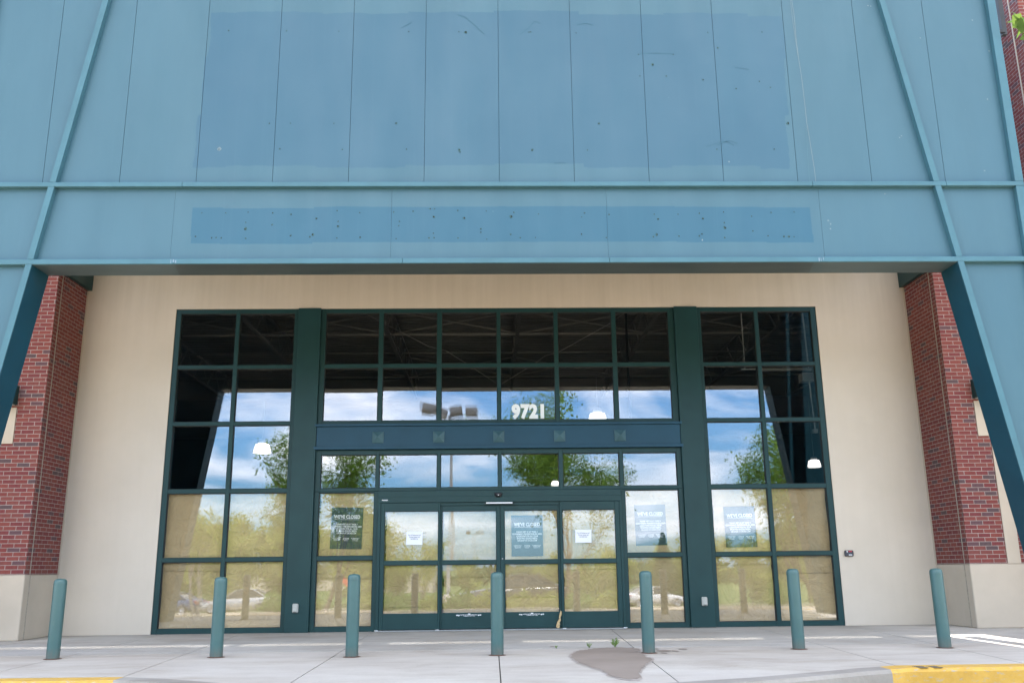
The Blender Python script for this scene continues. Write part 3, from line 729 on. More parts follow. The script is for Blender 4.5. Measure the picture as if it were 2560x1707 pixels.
# old sign fixing marks, scuffs and drips: they belong to the panel they sit on
MK = [(-3.86,6.74),(-3.84,8.61),(-3.18,7.14),(-2.88,7.14),(-2.27,7.14),(-3.01,6.75),(-2.14,6.74),(-4.03,5.79),(-3.7,5.79),(-3.4,5.8),(-3.06,5.79),(-2.81,5.77),(-2.46,5.71),(-2.18,5.82),(-3.42,5.65),(-3.42,5.56),(-3.06,5.62),(-2.16,5.66),(-2.16,5.59),(-3.87,5.43),(-3.81,5.43),(-3.74,5.43),(-4.09,5.45),(-3.41,5.42),(-2.8,5.46),(-2.5,5.47),(-2.54,5.44),(-2.17,5.42),(-3.01,8.61),(-2.25,8.6),(-1.24,8.6),(-.41,8.59),(-.51,8.6),(.51,8.6),(.54,8.6),(1.2,8.59),(-1.39,7.14),(1.49,7.14),(-1.24,6.74),(-.5,6.73),(-.49,6.7),(.53,6.73),(1.31,6.73),(2.1,8.24),(2.61,8.24),(2.11,7.89),(2.49,7.89),(2.3,8.07),(-1.87,5.79),(-1.4,5.8),(-1.13,5.81),(-.9,5.85),(-.84,5.85),(-.85,5.73),(-.52,5.82),(-.43,5.71),(-.12,5.81),(.22,5.73),(.26,5.79),(.6,5.77),(1.2,5.72),(1.24,5.78),(-1.32,5.66),(-1.33,5.6),(-.85,5.49),(-.91,5.42),(-.84,5.42),(-.2,5.55),(-.2,5.5),(-.12,5.4),(-.51,5.42),(.21,5.47),(.34,5.42),(.55,5.42),(1.19,5.47),(1.53,5.42),(2.21,5.76),(2.26,5.69),(2.23,5.46),(2.18,5.43),(1.58,5.76),(2.54,5.44),(2.54,5.76),(-1.85,5.43),(-1.36,5.41),(3.14,8.6),(3.94,8.61),(3.27,8.35),(3.02,7.83),(3.84,7.81),(3.49,7.69),(3.99,7.71),(4.2,7.14),(3.15,6.74),(3.97,6.74),(2.84,5.77),(2.89,5.7),(3.18,5.79),(3.18,5.63),(3.18,5.56),(3.57,5.73),(3.85,5.78),(4.17,5.79),(2.86,5.47),(2.82,5.44),(3.17,5.41),(3.57,5.51),(3.78,5.44),(4.,5.43),(4.07,5.43),(4.14,5.42)]
BIG = {(-3.42,5.56),(-.85,5.73),(-.43,5.71),(.22,5.73),(2.26,5.69),(2.23,5.46),(3.18,5.56),(2.89,5.7),(-2.16,5.59),(-2.46,5.71),(-2.5,5.47),(4.,5.43),(4.07,5.43),(2.3,8.07),(1.49,7.14),(-1.39,7.14),(4.2,7.14),(-.5,6.73),(.53,6.73),(-.41,8.59)}
MARKS = []   # (centre, outline points, material slot, distance in front of the panel)
def blot(x, z, r_, mi, yo=.0015):
    k = 7; MARKS.append(((x, z), [(x + r_ * math.cos(6.283 * i / k) * rnd.uniform(.5, 1.2), z + r_ * math.sin(6.283 * i / k) * rnd.uniform(.5, 1.2)) for i in range(k)], mi, yo))
for x, z in MK:
    r_ = (.025 if (x, z) in BIG else .0145) * rnd.uniform(.8, 1.15)
    blot(x, z, r_, 1); blot(x + rnd.uniform(-.006, .006), z + rnd.uniform(-.006, .006), r_ * .55, 2, .003)
for x, z in [(5.56,9.06),(6.28,8.52),(7.28,8.31),(5.79,6.92),(6.95,6.41),(7.15,7.53),(7.1,8.82),(4.67,5.61),(4.66,5.54),(2.86,5.38),(5.48,6.06),(3.31,6.55),(4.64,5.66),(5.82,6.95),(5.60,9.05)]: blot(x, z, .014, 3)
blot(-3.85, 6.75, .028, 3); blot(-3.86, 6.74, .03, 3, .001)
def strip(pts, w, mi, yo=.0018):
    for (a, b), (c, d) in zip(pts, pts[1:]):
        L = math.hypot(c - a, d - b); nx_, nz_ = -(d - b) / L * w / 2, (c - a) / L * w / 2
        MARKS.append((((a + c) / 2, (b + d) / 2), [(a + nx_, b + nz_), (c + nx_, d + nz_), (c - nx_, d - nz_), (a - nx_, b - nz_)], mi, yo))
DR = [(4.41, 9.4), (4.44, 8.9), (4.435, 8.5), (4.445, 8.15), (4.46, 7.9), (4.465, 7.69), (4.47, 7.4), (4.472, 7.15), (4.49, 6.9), (4.50, 6.7), (4.515, 6.45), (4.52, 6.22)]
strip(DR, .008, 3); strip([(4.405, 9.4), (4.41, 8.8), (4.44, 8.2)], .006, 3, .0022); strip([(4.46, 7.1), (4.44, 6.7), (4.43, 6.22)], .005, 4)
for pts in ([(-.52, 8.88), (-.42, 8.84), (-.3, 8.73), (-.14, 8.56)], [(.38, 8.56), (.5, 8.66), (.6, 8.78), (.68, 8.74)], [(2.12, 8.255), (2.35, 8.26), (2.6, 8.25)], [(3.0, 6.78), (3.2, 6.85), (3.35, 6.87), (3.45, 6.83)], [(3.15, 6.80), (3.3, 6.86), (3.4, 6.80)], [(-1.35, 8.66), (-1.2, 8.75)], [(1.22, 8.72), (1.35, 8.75), (1.45, 8.72)], [(.83, 6.53), (1.0, 6.53)], [(3.5, 8.03), (3.7, 8.0)]):
    strip(pts, .012, 5)
MARK_MATS = [MT['clad']] + [plain('dull_grey_filler', (.036, .085, .092), .9, .3, 40), plain('dark_screw_hole', (.010, .013, .013), .9), plain('white_splash', (.14, .19, .21), .8), plain('thin_white_run', (.075, .15, .18), .8), plain('scuff_grey', (.034, .092, .128), .8)]
def add_marks(m, x0, x1, z0, z1):
    for (cx, cz), pts, mi, yo in MARKS:
        if x0 <= cx < x1 and z0 <= cz < z1: m.add([(x, YF - yo, z) for x, z in pts], [tuple(range(len(pts)))], mi)
def seg_panel(x0, x1, z0, z1, tilt, g_=.003):
    m = MB()
    vs = [(x0 + g_, YF + tilt, z0 + g_), (x1 - g_, YF, z0 + g_), (x1 - g_, YF, z1 - g_), (x0 + g_, YF + tilt, z1 - g_)]
    m.add(vs + [(x, YF + .011, z) for x, _, z in vs], [(0, 1, 2, 3), (0, 4, 5, 1), (1, 5, 6, 2), (2, 6, 7, 3), (3, 7, 4, 0)])
    add_marks(m, x0, x1, z0, z1); m.build('cladding_panel', MARK_MATS, K)
xs = [CX - HX] + [.0625 + i * 1.0512 for i in range(-7, 8) if CX - HX + .3 < .0625 + i * 1.0512 < CX + HX - .3] + [CX + HX]
for a, b in zip(xs, xs[1:]): seg_panel(a, b, 6.2, ZTOP, rnd.uniform(-.0012, .0012))
xs = [CX - HX, -4.41, -1.43, 1.55, 4.54, CX + HX]
for a, b in zip(xs, xs[1:]): seg_panel(a, b, 5.08, 6.2, rnd.uniform(-.0012, .0012), .0013)
for s_ in (-1, 1):
    m = MB(); pts = [(CX + s_ * (half_in(0) + .06), .005), (CX + s_ * (HX - .002), .005), (CX + s_ * (HX - .002), 5.03), (CX + s_ * (half_in(5.03) + .06), 5.03)]
    m.prism(pts, 'y', YF, YF + .011); m.build('cladding_panel', MT['clad'], K)
PT = .085   # how far the trims stand proud
def trim(x0, x1, z0, z1): m = MB(); m.box(x0, x1, YF - PT, YF - .0005, z0, z1); return m.build('trim_rail', MT['trim'], K, bevel=.004)
seams = [-6.1, -4.35, -1.3, 1.6, 4.5]
def rails(z0, z1, cuts):
    xs = [CX - HX] + cuts + [CX + HX]
    for a, b in zip(xs, xs[1:]): trim(a + .0015, b - .0015, z0, z1)
rails(6.148, 6.213, [-4.3, 4.44, 6.33]); rails(5.03, 5.101, [-4.33, -1.26, 1.55, 4.46])
def rib(s_, z0, z1, out=0., w=.083):
    m = MB(); a, b = CX + s_ * half_in(z0), CX + s_ * half_in(z1)
    m.prism([(a, z0), (a + s_ * w, z0), (b + s_ * w, z1), (b, z1)], 'y', YF - PT + out, YF - .0005)
    m.build('slanted_rib', MT['trim'], K, bevel=.004)
for s_ in (-1, 1): rib(s_, 6.215, ZTOP); rib(s_, 5.103, 6.146); rib(s_, 0.004, 5.028)
for s_ in (-1, 1):
    for z0, z1 in ((6.215, ZTOP), (5.103, 6.146), (.004, 5.028)):
        m = MB(); a, b = sorted((CX + s_ * (HX + .001), CX + s_ * (HX - .12))); m.box(a, b, YF - PT + .002, YF - .0005, z0, z1); m.build('edge_trim', MT['trim'], K, bevel=.004)
    m = MB(); a, b = sorted((CX + s_ * (HX + .001), CX + s_ * (HX + .02))); m.box(a, b, YF - .04, YB, 0, ZTOP); m.build('side_flashing', MT['reveal'], K)
    m = MB(); x = CX + s_ * (HX + .39); m.bar((x, YB + .05, 8.85), (x, YB + .05, ZTOP - .2), .07, .07); m.bar((CX + s_ * (HX + .02), YB + .02, 8.9), (x, YB + .02, 8.9), .05, .05); m.bar((CX + s_ * (HX + .02), YB + .02, 10.9), (x, YB + .02, 10.9), .05, .05); m.build('steel_angle', plain('dark_weathered_steel', (.030, .033, .037), .6, .2, 8), K)
for x in (-4.33, 4.46):
    m = MB()
    for q in range(3): a = x - .04 + q * .03; m.box(a, a + rnd.uniform(.008, .018), YF - PT - .0022, YF - PT - .0006, 5.036 + rnd.uniform(0, .02), 5.074 + rnd.uniform(0, .02))
    m.box(x - .1, x + .09, YF - .004, YF - .0012, 5.104, 5.112); m.build('bright_scratch', plain('bare_bright_metal', (.17, .23, .29), .4, .2, 40), K)
# ceiling behind the portal; slatted slot by the wall added to cast a sun streak
CZ = 6.9
ce = MB(); ce.box(-7.40, 6.86, YB + .002, -.60, CZ, CZ + .06); ce.box(-7.40, 7.6, -.20, YW - .004, CZ, CZ + .06); ce.box(6.93, 7.22, YB + .002, -.60, CZ + .001, CZ + .061)  # right end gap and slat are shaped to throw sun patches on the pavement
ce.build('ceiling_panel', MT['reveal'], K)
lv = MB(); cuts = [(-7.4, -3.4), (-3.25, -1.55), (-1.15, .35), (.75, 2.0), (2.1, 4.2), (4.6, 5.9), (6.3, 6.86)]
y = -.60; k = 0
while y < -.205:
    lv.box(-7.4, 6.86, y + .0062, y + .040, CZ + .002, CZ + .008); y += .040
for a, b in zip(cuts, cuts[1:]): lv.box(a[1], b[0], -.60, -.20, CZ + .031, CZ + .045)
lv.build('sun_streak_slats', MT['reveal'], K)
# ------------------------------------------------------------------ small things on the walls
def wall_light(cx, label):
    o = thing('wall_light', label, 'wall light', (cx, -1.18, 3.88), 'wall lights on the brick piers')
    m = MB(); prof = [(-1.162, 4.06), (-1.30, 4.03), (-1.42, 3.93), (-1.46, 3.80), (-1.44, 3.735), (-1.162, 3.735)]
    m.prism(prof, 'x', cx - .30, cx + .30); m.build('housing', MT['frame'], o, bevel=.008)
    m = MB(); m.box(cx - .27, cx + .27, -1.42, -1.19, 3.722, 3.734); m.build('lens', MT['pale'], o)
wall_light(8.43, 'dark green wall light above the cream panel on the right brick pier')
wall_light(-8.23, 'dark green wall light above the cream panel on the left brick pier')
def outlet(x, z, label):
    o = thing('outlet_box', label, 'outlet box', (x, -.06, z), 'outlet boxes on the column covers')
    m = MB(); m.box(x - .05, x + .05, -.105, -.061, z - .075, z + .075); m.build('cover', MT['pale'], o, bevel=.014)
    m = MB(); m.box(x - .033, x + .033, -.112, -.1045, z - .05, z + .055); m.build('lid', MT['pale'], o, bevel=.004)
    m = MB(); m.box(x - .03, x + .03, -.109, -.104, z - .066, z - .058); m.build('hinge', MT['black'], o)
outlet(-3.41, .40, 'pale weatherproof outlet box low on the left green column cover')
outlet(3.58, .43, 'pale weatherproof outlet box low on the right green column cover')
o = thing('alarm_box', 'small dark box with red and white marks on the wall beside the right window', 'alarm box', (6.178, -.02, 1.206))
m = MB(); m.box(6.10, 6.256, -.065, YW - .0005, 1.155, 1.257); m.build('casing', plain('dark_grey_casing', (.05, .05, .06), .45), o, bevel=.014)
m = MB(); m.box(6.165, 6.225, -.0685, -.0655, 1.228, 1.25); m.build('red_label', MT['red'], o)
m = MB(); m.box(6.133, 6.145, -.0685, -.0655, 1.222, 1.25)
for k in range(5): m.box(6.164 + k * .012, 6.173 + k * .012, -.0685, -.0655, 1.171 + (.002 if k % 2 else 0), 1.187)
m.build('white_mark', MT['white'], o)

# posters behind the glass
def poster(cx, z0, z1, y, label, w=.553, tilt=0.):
    o = thing('poster', label, 'poster', (cx, y, (z0 + z1) / 2), 'closing notice posters behind the glass')
    m = MB(); m.box(cx - w / 2, cx + w / 2, y, y + .003, z0, z1); m.build('board', MT['poster'], o)
    h = z1 - z0; T = lambda f: z0 + h * f
    small = [("STORE 1", cx - .17), ("STORE 2", cx), ("STORE 3", cx + .17)]
    L = [("WE'VE CLOSED", cx, T(.735), .083, .0022, .80), ('RECT', cx - .22, cx + .22, T(.705), T(.711)),
         ("PLEASE VISIT US AT THESE 3", cx, T(.575), .0375, .0008, .80), ("CONVENIENT FREDERICKSBURG AREA", cx, T(.522), .0375, .0008, .80), ("LOCATIONS FOR ALL YOUR", cx, T(.469), .0375, .0008, .80),
         ("SPORTING GOODS NEEDS,", cx, T(.416), .0375, .0008, .80), ("OR SHOP AT DICKS.COM", cx, T(.363), .0375, .0008, .80)]
    for dx, ws in ((-.165, (.07, .06, .05)), (.0, (.05, .055, .035)), (.165, (.075, .06, .05))):
        for k, wd in enumerate(ws):
            n_ = 6
            for q in range(n_):
                a = cx + dx - wd + 2 * wd * q / n_; L.append(('RECT', a, a + 2 * wd / n_ * rnd.uniform(.45, .85), T(.255 - .028 * k), T(.255 - .028 * k) + .008))
    lettering(L, MT['white'], o, y - .0012)
    o.rotation_euler.y = R(tilt)
poster(-2.608, 1.374, 2.088, .073, "dark closed-store poster in the side window left of the sliding doors", tilt=1.2)
poster(.553, 1.220, 1.921, .060, "closed-store poster on the third sliding door leaf, above a sheet of brown paper")
poster(2.738, 1.380, 2.085, .073, "closed-store poster in the side window right of the sliding doors", tilt=-.6)
poster(4.33, 1.334, 2.040, .073, "closed-store poster in the large window right of the right green column", tilt=-.5)
def notice(cx, z0, z1, y, label):
    o = thing('notice', label, 'notice', (cx, y, (z0 + z1) / 2), 'white notices on the sliding doors'); w = .283
    m = MB(); m.box(cx - w / 2, cx + w / 2, y - .002, y, z0, z1); m.build('sheet', MT['sheet'], o)
    lettering([("For All Deliveries and", cx, z0 + .155, .029, .0004, .85), ("Pickups please call", cx, z0 + .122, .029, .0004, .85), ("540 898 8161", cx, z0 + .089, .029, .0004, .85)], MT['ink'], o, y - .0035)
    m = MB()
    for sx_ in (-1, 1): m.box(cx + sx_ * .16 - .04, cx + sx_ * .16 + .04, y - .0005, y + .0003, z1 - .03, z1 - .012)
    m.build('tape', MT['pale'], o)
    o.rotation_euler.y = R(.8)
notice(-1.413, 1.432, 1.657, -.020, 'white notice sheet taped to the leftmost sliding door leaf')
notice(1.533, 1.438, 1.661, -.020, 'white notice sheet taped to the rightmost sliding door leaf')

# brown paper behind the lower panes
def paper(a, b, c, d, y, label, seed):
    r = random.Random(seed); n = 30; mb = MB(); vs = []
    folds = [(r.uniform(0, 3.14), r.uniform(-.1, 1.2), r.choice((-1, 1)) * r.uniform(.003, .008), r.uniform(.02, .06)) for _ in range(r.randint(4, 7))]
    ga, gb, gc, gd_ = [r.uniform(-.02, .01) for _ in range(4)]
    if r.random() < .5: ga = r.uniform(.010, .028)
    if r.random() < .35: gd_ = r.uniform(.008, .03)
    ph = [r.uniform(0, 6.28) for _ in range(8)]; an = [r.uniform(-1, 1) for _ in range(4)]
    for j in range(n):
        for i in range(n):
            u, w = i / (n - 1), j / (n - 1)
            x = a + ga + (b - a - ga - gb) * u; z = c + gc + (d - c - gc - gd_) * w
            if i in (0,): x += .010 * math.sin(9 * w + ph[0]) + .006 * r.uniform(-1, 1)
            if i == n - 1: x += .008 * math.sin(7 * w + ph[1])
            f = .004 * math.sin(5 * u + 4 * an[0] * w + ph[2]) + .006 * math.sin(8 * (u * an[1] + w) + ph[3]) * (1 - w) + .003 * math.sin(13 * (u + w * an[2]) + ph[4]) + .0025 * r.uniform(-1, 1)
            for fa, fo, am, wd in folds:
                dd = u * math.cos(fa) + w * math.sin(fa) - fo; f += am * math.exp(-abs(dd) / wd)
            f = max(-.012, min(.016, f)); vs.append((x, y + f + .006, z))
    mb.add(vs, [(j * n + i, j * n + i + 1, (j + 1) * n + i + 1, (j + 1) * n + i) for j in range(n - 1) for i in range(n - 1)], 0, False)
    if b - a < .99 or r.random() < .75:   # a second length of paper lapped over the first
        zs = c + (d - c) * r.choice((.12, .3, .72, .86)); e = r.uniform(-.01, .01); up_ = r.random() < .5; z2 = (d if up_ else c)
        mb.add([(a + ga, y - .0105, zs - e), (b - gb, y - .0105, zs + e), (b - gb, y - .0095, z2), (a + ga, y - .0095, z2), (a + (b - a) * .5, y - .012, zs + .006)], [(0, 4, 1, 2, 3)], 1)
    o = mb.build('paper_sheet', [MT['paper'], MT['paper2']], None, loc=((a + b) / 2, y, (c + d) / 2))
    tag(o, label, 'brown paper', 'brown paper sheets behind the glass')
R2, R1 = (1.252, 2.352), (.085, 1.182)
sd_ = 100
for wn, cols in (('left', ((-5.747, -4.742), (-4.671, -3.670))), ('right', ((3.838, 4.842), (4.913, 5.905)))):
    for ci, (a, b) in enumerate(cols):
        for rn, (c, d) in (('bottom row', R1), ('second row up', R2)):
            sd_ += 1
            paper(a, b, c, d, .088, 'brown paper, %s pane in %s of the %s tall window' % ('left' if ci == 0 else 'right', rn, wn), sd_)
for wn, (a, b) in (('left', (-3.102, -2.134)), ('right', (2.298, 3.256))):
    for rn, (c, d) in (('bottom', (.085, 1.184)), ('upper', (1.256, 2.342))):
        sd_ += 1; paper(a, b, c, d, .088, 'brown paper behind the %s pane of the side window %s of the doors' % (rn, wn), sd_)
for dn, (a, b), yy in (('leftmost', (-1.936, -1.0), .052), ('second from left', (-.935, .012), .088), ('third from left', (.157, 1.088), .088), ('rightmost', (1.17, 2.1), .052)):
    for rn, (c, d) in (('lower', (.289, 1.094)), ('upper', (1.168, 2.008))):
        sd_ += 1; paper(a, b, c, d, yy, 'creased brown paper behind the %s pane of the %s sliding door leaf' % (rn, dn), sd_)
m = MB(); r = random.Random(5)
pts = [(1.125, .31), (1.108, .27), (1.098, .22), (1.09, .16), (1.062, .12), (1.052, .09), (1.042, .05), (1.05, .028), (1.075, .02), (1.105, .03), (1.098, .06), (1.112, .085), (1.10, .11), (1.125, .15), (1.118, .19), (1.14, .24), (1.142, .29)]
m.add([(x - .02, -.034 + r.uniform(-.012, .006), z) for x, z in pts] + [(x - .02, -.030, z) for x, z in pts], [tuple(range(len(pts))), tuple(range(len(pts), 2 * len(pts)))[::-1]])
tag(m.build('paper_scrap', MT['paper']), 'torn strip of brown paper hanging at the foot of the right sliding doors', 'paper scrap')

# ------------------------------------------------------------------ bollards
BL = [(-5.44, -4.427, .952), (-3.44, -4.496, .951), (-1.765, -4.688, .969), (-.014, -4.722, .971), (1.82, -4.71, .966), (3.735, -4.456, .971), (5.523, -4.555, .955)]
BLAB = ['leftmost teal bollard standing in front of the tan wall by the left brick pier', 'teal bollard in front of the left tall window, beside its middle mullion', 'teal bollard in front of the side window left of the sliding doors',
        'teal bollard standing at the middle of the sliding doors', 'teal bollard at the edge of the wet stain, in front of the right side window', 'teal bollard in front of the right tall window', 'rightmost teal bollard in front of the tan wall by the right brick pier']
b0 = thing('bollard', BLAB[0], 'bollard', (0, 0, 0), 'teal bollards along the pavement')
m = MB(); r_ = .0775
m.lathe([(r_, 0.), (r_, .45), (r_, .905), (r_ * .985, .925), (r_ * .93, .942), (r_ * .80, .954), (r_ * .55, .962), (r_ * .25, .965), (.0005, .966)], 40)
m.build('sleeve', MT['bollard'], b0)
m = MB(); m.lathe([(r_ + .0008, .893), (r_ + .0022, .895), (r_ + .0022, .899), (r_ + .0008, .901)], 40); m.build('cap_seam', MT['bollard'], b0)
m = MB(); m.lathe([(r_ + .001, .009), (r_ + .018, .0055), (r_ + .03, .003)], 24); m.build('rust_ring', MT['rust'], b0)
for i, (x, y, h) in enumerate(BL):
    o = b0 if i == 0 else dup(b0, (x, y, 0), BLAB[i], rz=i * .7)
    o.location = (x, y, 0); o.scale = (1, 1, h / .966)
    if i in (0, 6, 5): o.rotation_euler.x = R(.15)

# ------------------------------------------------------------------ things hanging in the shop
def pendant(x, y, z, w, label):
    o = thing('pendant_lamp', label, 'pendant lamp', (x, y, z), 'lit pendant lamps hanging in the shop'); k = w / .55; zb = z - .13 * k
    m = MB(); m.lathe([(.14 * k, .29 * k), (.21 * k, .27 * k), (.245 * k, .15 * k), (.27 * k, .03 * k), (.28 * k, 0)], 32, (x, y, zb)); m.build('lamp_shade', MT['lamp'], o)
    m = MB(); m.lathe([(.285 * k, -.012), (.288 * k, .012), (.27 * k, .016)], 32, (x, y, zb)); m.build('rim', MT['pale'], o)
    m = MB(); m.lathe([(.001, .29 * k), (.14 * k, .288 * k), (.12 * k, .42 * k), (.05 * k, .45 * k), (.001, .45 * k)], 20, (x, y, zb)); m.tube([(x, y, zb + .44 * k), (x, y, 6.95)], .01, 6); m.build('ballast', MT['steel'], o)
pendant(-7.37, 13, 4.82, .55, 'lit pendant lamp seen through the left tall window')
pendant(3.28, 12, 5.55, .60, 'lit pendant lamp just above the blue band, right of the number 9721')
pendant(2.75, 24, 4.62, .36, 'small distant lit pendant lamp in the transom window over the doors')
pendant(11.78, 17, 4.62, .48, 'lit pendant lamp behind the upper right of the right tall window')
def cable(pts, label):
    m = MB(); m.tube(pts, .009, 5); tag(m.build('hanging_cable', MT['steel']), label, 'cable', 'thin cables hanging inside the shop')
cable([(-3.2, 4, 6.92), (-2.86, 4, 6.69), (-1.48, 4, 5.95), (-1.09, 4, 5.85), (-.61, 4, 5.54), (.10, 4, 5.06)], 'slack pale cable sloping down from the left behind the upper glass')
cable([(3.3, 4, 6.92), (2.74, 4, 6.5), (1.5, 4, 5.81), (1.18, 4, 5.72), (.94, 4, 5.54), (.16, 4, 5.06)], 'slack pale cable sloping down from the right behind the upper glass')
o = thing('flood_light', 'pale box light on a hanging rail behind the top of the right tall window', 'flood light', (6.25, 1.5, 4.65))
m = MB(); m.box(5.37, 6.37, 1.48, 1.52, 4.80, 4.85); m.box(4.95, 5.24, 1.48, 1.52, 4.825, 4.845); m.build('rail', MT['galv'], o)
m = MB(); m.box(6.14, 6.38, 1.40, 1.62, 4.57, 4.74); m.box(6.16, 6.36, 1.39, 1.399, 4.59, 4.72, 1); m.build('housing', [MT['galv'], MT['steel']], o)
m = MB(); m.tube([(5.04, 1.5, 6.93), (5.03, 1.5, 4.84)], .012, 6); m.tube([(6.28, 1.5, 6.93), (6.32, 1.5, 4.86)], .016, 6); m.tube([(6.31, 1.5, 4.57), (6.34, 1.5, 3.62)], .016, 6); m.box(6.29, 6.38, 1.46, 1.54, 3.54, 3.62); m.build('conduit', MT['galv'], o)
m = MB(); m.tube([(2.85, 2.6, 6.93), (2.85, 2.6, 4.0)], .03, 8); tag(m.build('drop_pipe', MT['black']), 'black pipe hanging behind the upper right glass of the middle window', 'pipe')

# ------------------------------------------------------------------ planting, trees
def leaf_quads(pts, size, rng, flat=.35):
    pts = np.asarray(pts); n = len(pts)
    d = rng.normal(size=(n, 3)); d[:, 2] *= flat + .4; d /= np.linalg.norm(d, axis=1)[:, None]
    a = rng.normal(size=(n, 3)); a -= (a * d).sum(1)[:, None] * d; a /= np.linalg.norm(a, axis=1)[:, None]
    b = np.cross(d, a); s1 = size * rng.uniform(.6, 1.3, (n, 1)); s2 = s1 * .55
    v = np.empty((n, 4, 3)); v[:, 0] = pts - a * s1; v[:, 1] = pts + b * s2 + d * s1 * .15; v[:, 2] = pts + a * s1; v[:, 3] = pts - b * s2 + d * s1 * .15
    return v.reshape(-1, 3)
def quads_obj(name, v, mat, parent):
    me = bpy.data.meshes.new(name); n = len(v) // 4
    me.vertices.add(4 * n); me.vertices.foreach_set('co', v.astype(np.float32).ravel())
    me.loops.add(4 * n); me.loops.foreach_set('vertex_index', np.arange(4 * n, dtype=np.int32))
    me.polygons.add(n); me.polygons.foreach_set('loop_start', np.arange(0, 4 * n, 4, dtype=np.int32))
    me.materials.append(mat); me.update(calc_edges=True); me.validate()
    o = bpy.data.objects.new(name, me); COL.objects.link(o); o.parent = parent; return o
def tree(name, label, loc, H, fork, spread, nleaf, lsize, seed, leaf, bark, trunk_r=.11, group=None, droop=0., stems=1, upright=.75, lens=.36):
    r = random.Random(seed); rng = np.random.default_rng(seed)
    o = thing(name, label, 'tree', loc, group); o['_w'] = [0, 0, 0]
    tb = MB(); tips = []; segs = []
    def grow(p, d, L, rad, dep):
        n = 4; pts = [p]; rs = [rad]
        for k in range(n):
            d = (d + Vector((r.gauss(0, .10), r.gauss(0, .10), .06 - droop * dep * .05))).normalized(); p = p + d * L / n; pts.append(p); rs.append(rad * (1 - .42 * (k + 1) / n))
        tb.tube(pts, rs, 8 if dep == 0 else 5, cap=False)
        if dep >= 1:
            for q in pts[1:]: segs.append((q, dep))
        if dep >= 4 or L < .35: tips.append(p); return
        for k in range(r.choice((2, 3, 3)) if dep else 5):
            a = r.uniform(0, 6.283); t = r.uniform(.35, .95) * (1.15 - upright * .5)
            e = (d + Vector((math.cos(a), math.sin(a), r.uniform(-.15, .35))) * t).normalized()
            st = pts[-1] if k < 2 else pts[r.choice((2, 3))]
            grow(st, e, L * r.uniform(.62, .85), rs[-1] * r.uniform(.55, .8), dep + 1)
    for st in range(stems):
        a = 6.283 * st / max(1, stems) + .4; d0 = Vector((math.cos(a) * .16, math.sin(a) * .16, 1)).normalized() if stems > 1 else Vector((r.gauss(0, .03), r.gauss(0, .03), 1)).normalized()
        base = Vector((0, 0, -.05)) if stems == 1 else Vector((math.cos(a) * .12, math.sin(a) * .12, -.05))
        grow(base, d0, fork, trunk_r, 0)
    # normalise: every branch point above the fork is fitted into the wanted height and spread
    V = np.array([tuple(v) for v in tb.v]); mxz = V[:, 2].max(); kz = (H - fork) / max(.1, mxz - fork) if mxz > fork else 1; kr = spread / max(.1, np.percentile(np.abs(V[:, :2]).max(1), 99))
    def fit(q): return np.array([q[0] * kr if q[2] > fork * .9 else q[0], q[1] * kr if q[2] > fork * .9 else q[1], q[2] if q[2] < fork else fork + (q[2] - fork) * kz])
    tb.v = [tuple(fit(v)) for v in tb.v]
    P = np.array([fit(q) for q, dep in segs if dep >= 2] + [fit(q) for q in tips] * 2)
    idx = rng.integers(0, len(P), nleaf); pts = P[idx] + rng.normal(scale=(lens * spread * .28, lens * spread * .28, lens * spread * .22), size=(nleaf, 3))
    tb.build('trunk', bark, o); quads_obj('crown', leaf_quads(pts, lsize, rng), leaf, o)
    return o
T1 = tree('shade_tree', 'tall leafy tree reflected behind the number 9721, its trunk showing in the sliding doors', (2.95, -20.6, gz(-20.6)), 8.6, 2.3, 2.8, 10500, .075, 11, MT['leafA'], MT['bark'], .12)
T2 = tree('shade_tree', 'leafy tree reflected in the side window left of the doors', (-6.6, -20.2, gz(-20.2)), 6.9, 1.5, 2.2, 8000, .072, 23, MT['leafA'], MT['bark'], .11, stems=2)
T3 = tree('shade_tree', 'wide leafy tree reflected in the right tall window', (12.9, -21.5, gz(-21.5)), 7.0, 1.4, 2.5, 7500, .075, 35, MT['leafA'], MT['bark'], .12)
T4 = tree('shade_tree', 'pale trunked young tree reflected in the left tall window', (-14.6, -31, gz(-31)), 5.2, 2.4, 1.9, 3200, .085, 47, MT['leafB'], MT['palebark'], .09, stems=2)
T5 = tree('shade_tree', 'small sparse tree reflected low in the leftmost sliding door leaf', (-5.0, -52, gz(-52)), 5.0, 1.4, 2.0, 1300, .11, 59, MT['leafB'], MT['bark'], .08)
# a leafy twig of the nearest tree reaches into the top right corner
tw = MB(); a = Vector((2.9, -19.0, 2.9)); bpts = [(2.95, -20.55, 1.9), (2.5, -18.4, 2.9), (1.95, -16.2, 3.1), (1.55, -15.0, 2.85), (1.325, -14.45, 2.55)]
loc1 = Vector(T1.location); T1.rotation_euler.z = math.pi
def back_(p): q = Vector(p) - loc1; return Vector((-q.x, -q.y, q.z))
tw.tube([back_(p) for p in bpts], [.045, .03, .016, .008, .003], 6); tw.build('branch', MT['bark'], T1)
rngl = np.random.default_rng(5)
lp = np.repeat(np.array([[1.252, -14.30, 2.300], [1.262, -14.30, 2.335], [1.285, -14.30, 2.33], [1.31, -14.35, 2.42], [1.35, -14.42, 2.5], [1.40, -14.45, 2.40], [1.45, -14.6, 2.62], [1.5, -14.8, 2.7], [1.38, -14.5, 2.62], [1.55, -15.0, 2.9], [1.6, -15.2, 2.75], [1.75, -15.4, 2.9]]), 4, axis=0) - np.array(tuple(loc1)); lp += rngl.normal(scale=.012, size=lp.shape)
lp[:, :2] *= -1
quads_obj('leaves', leaf_quads(lp, .028, rngl), mat_leaf('fresh_twig_leaf', (.05, .10, .03), (.075, .14, .05), (.11, .18, .07)), T1)

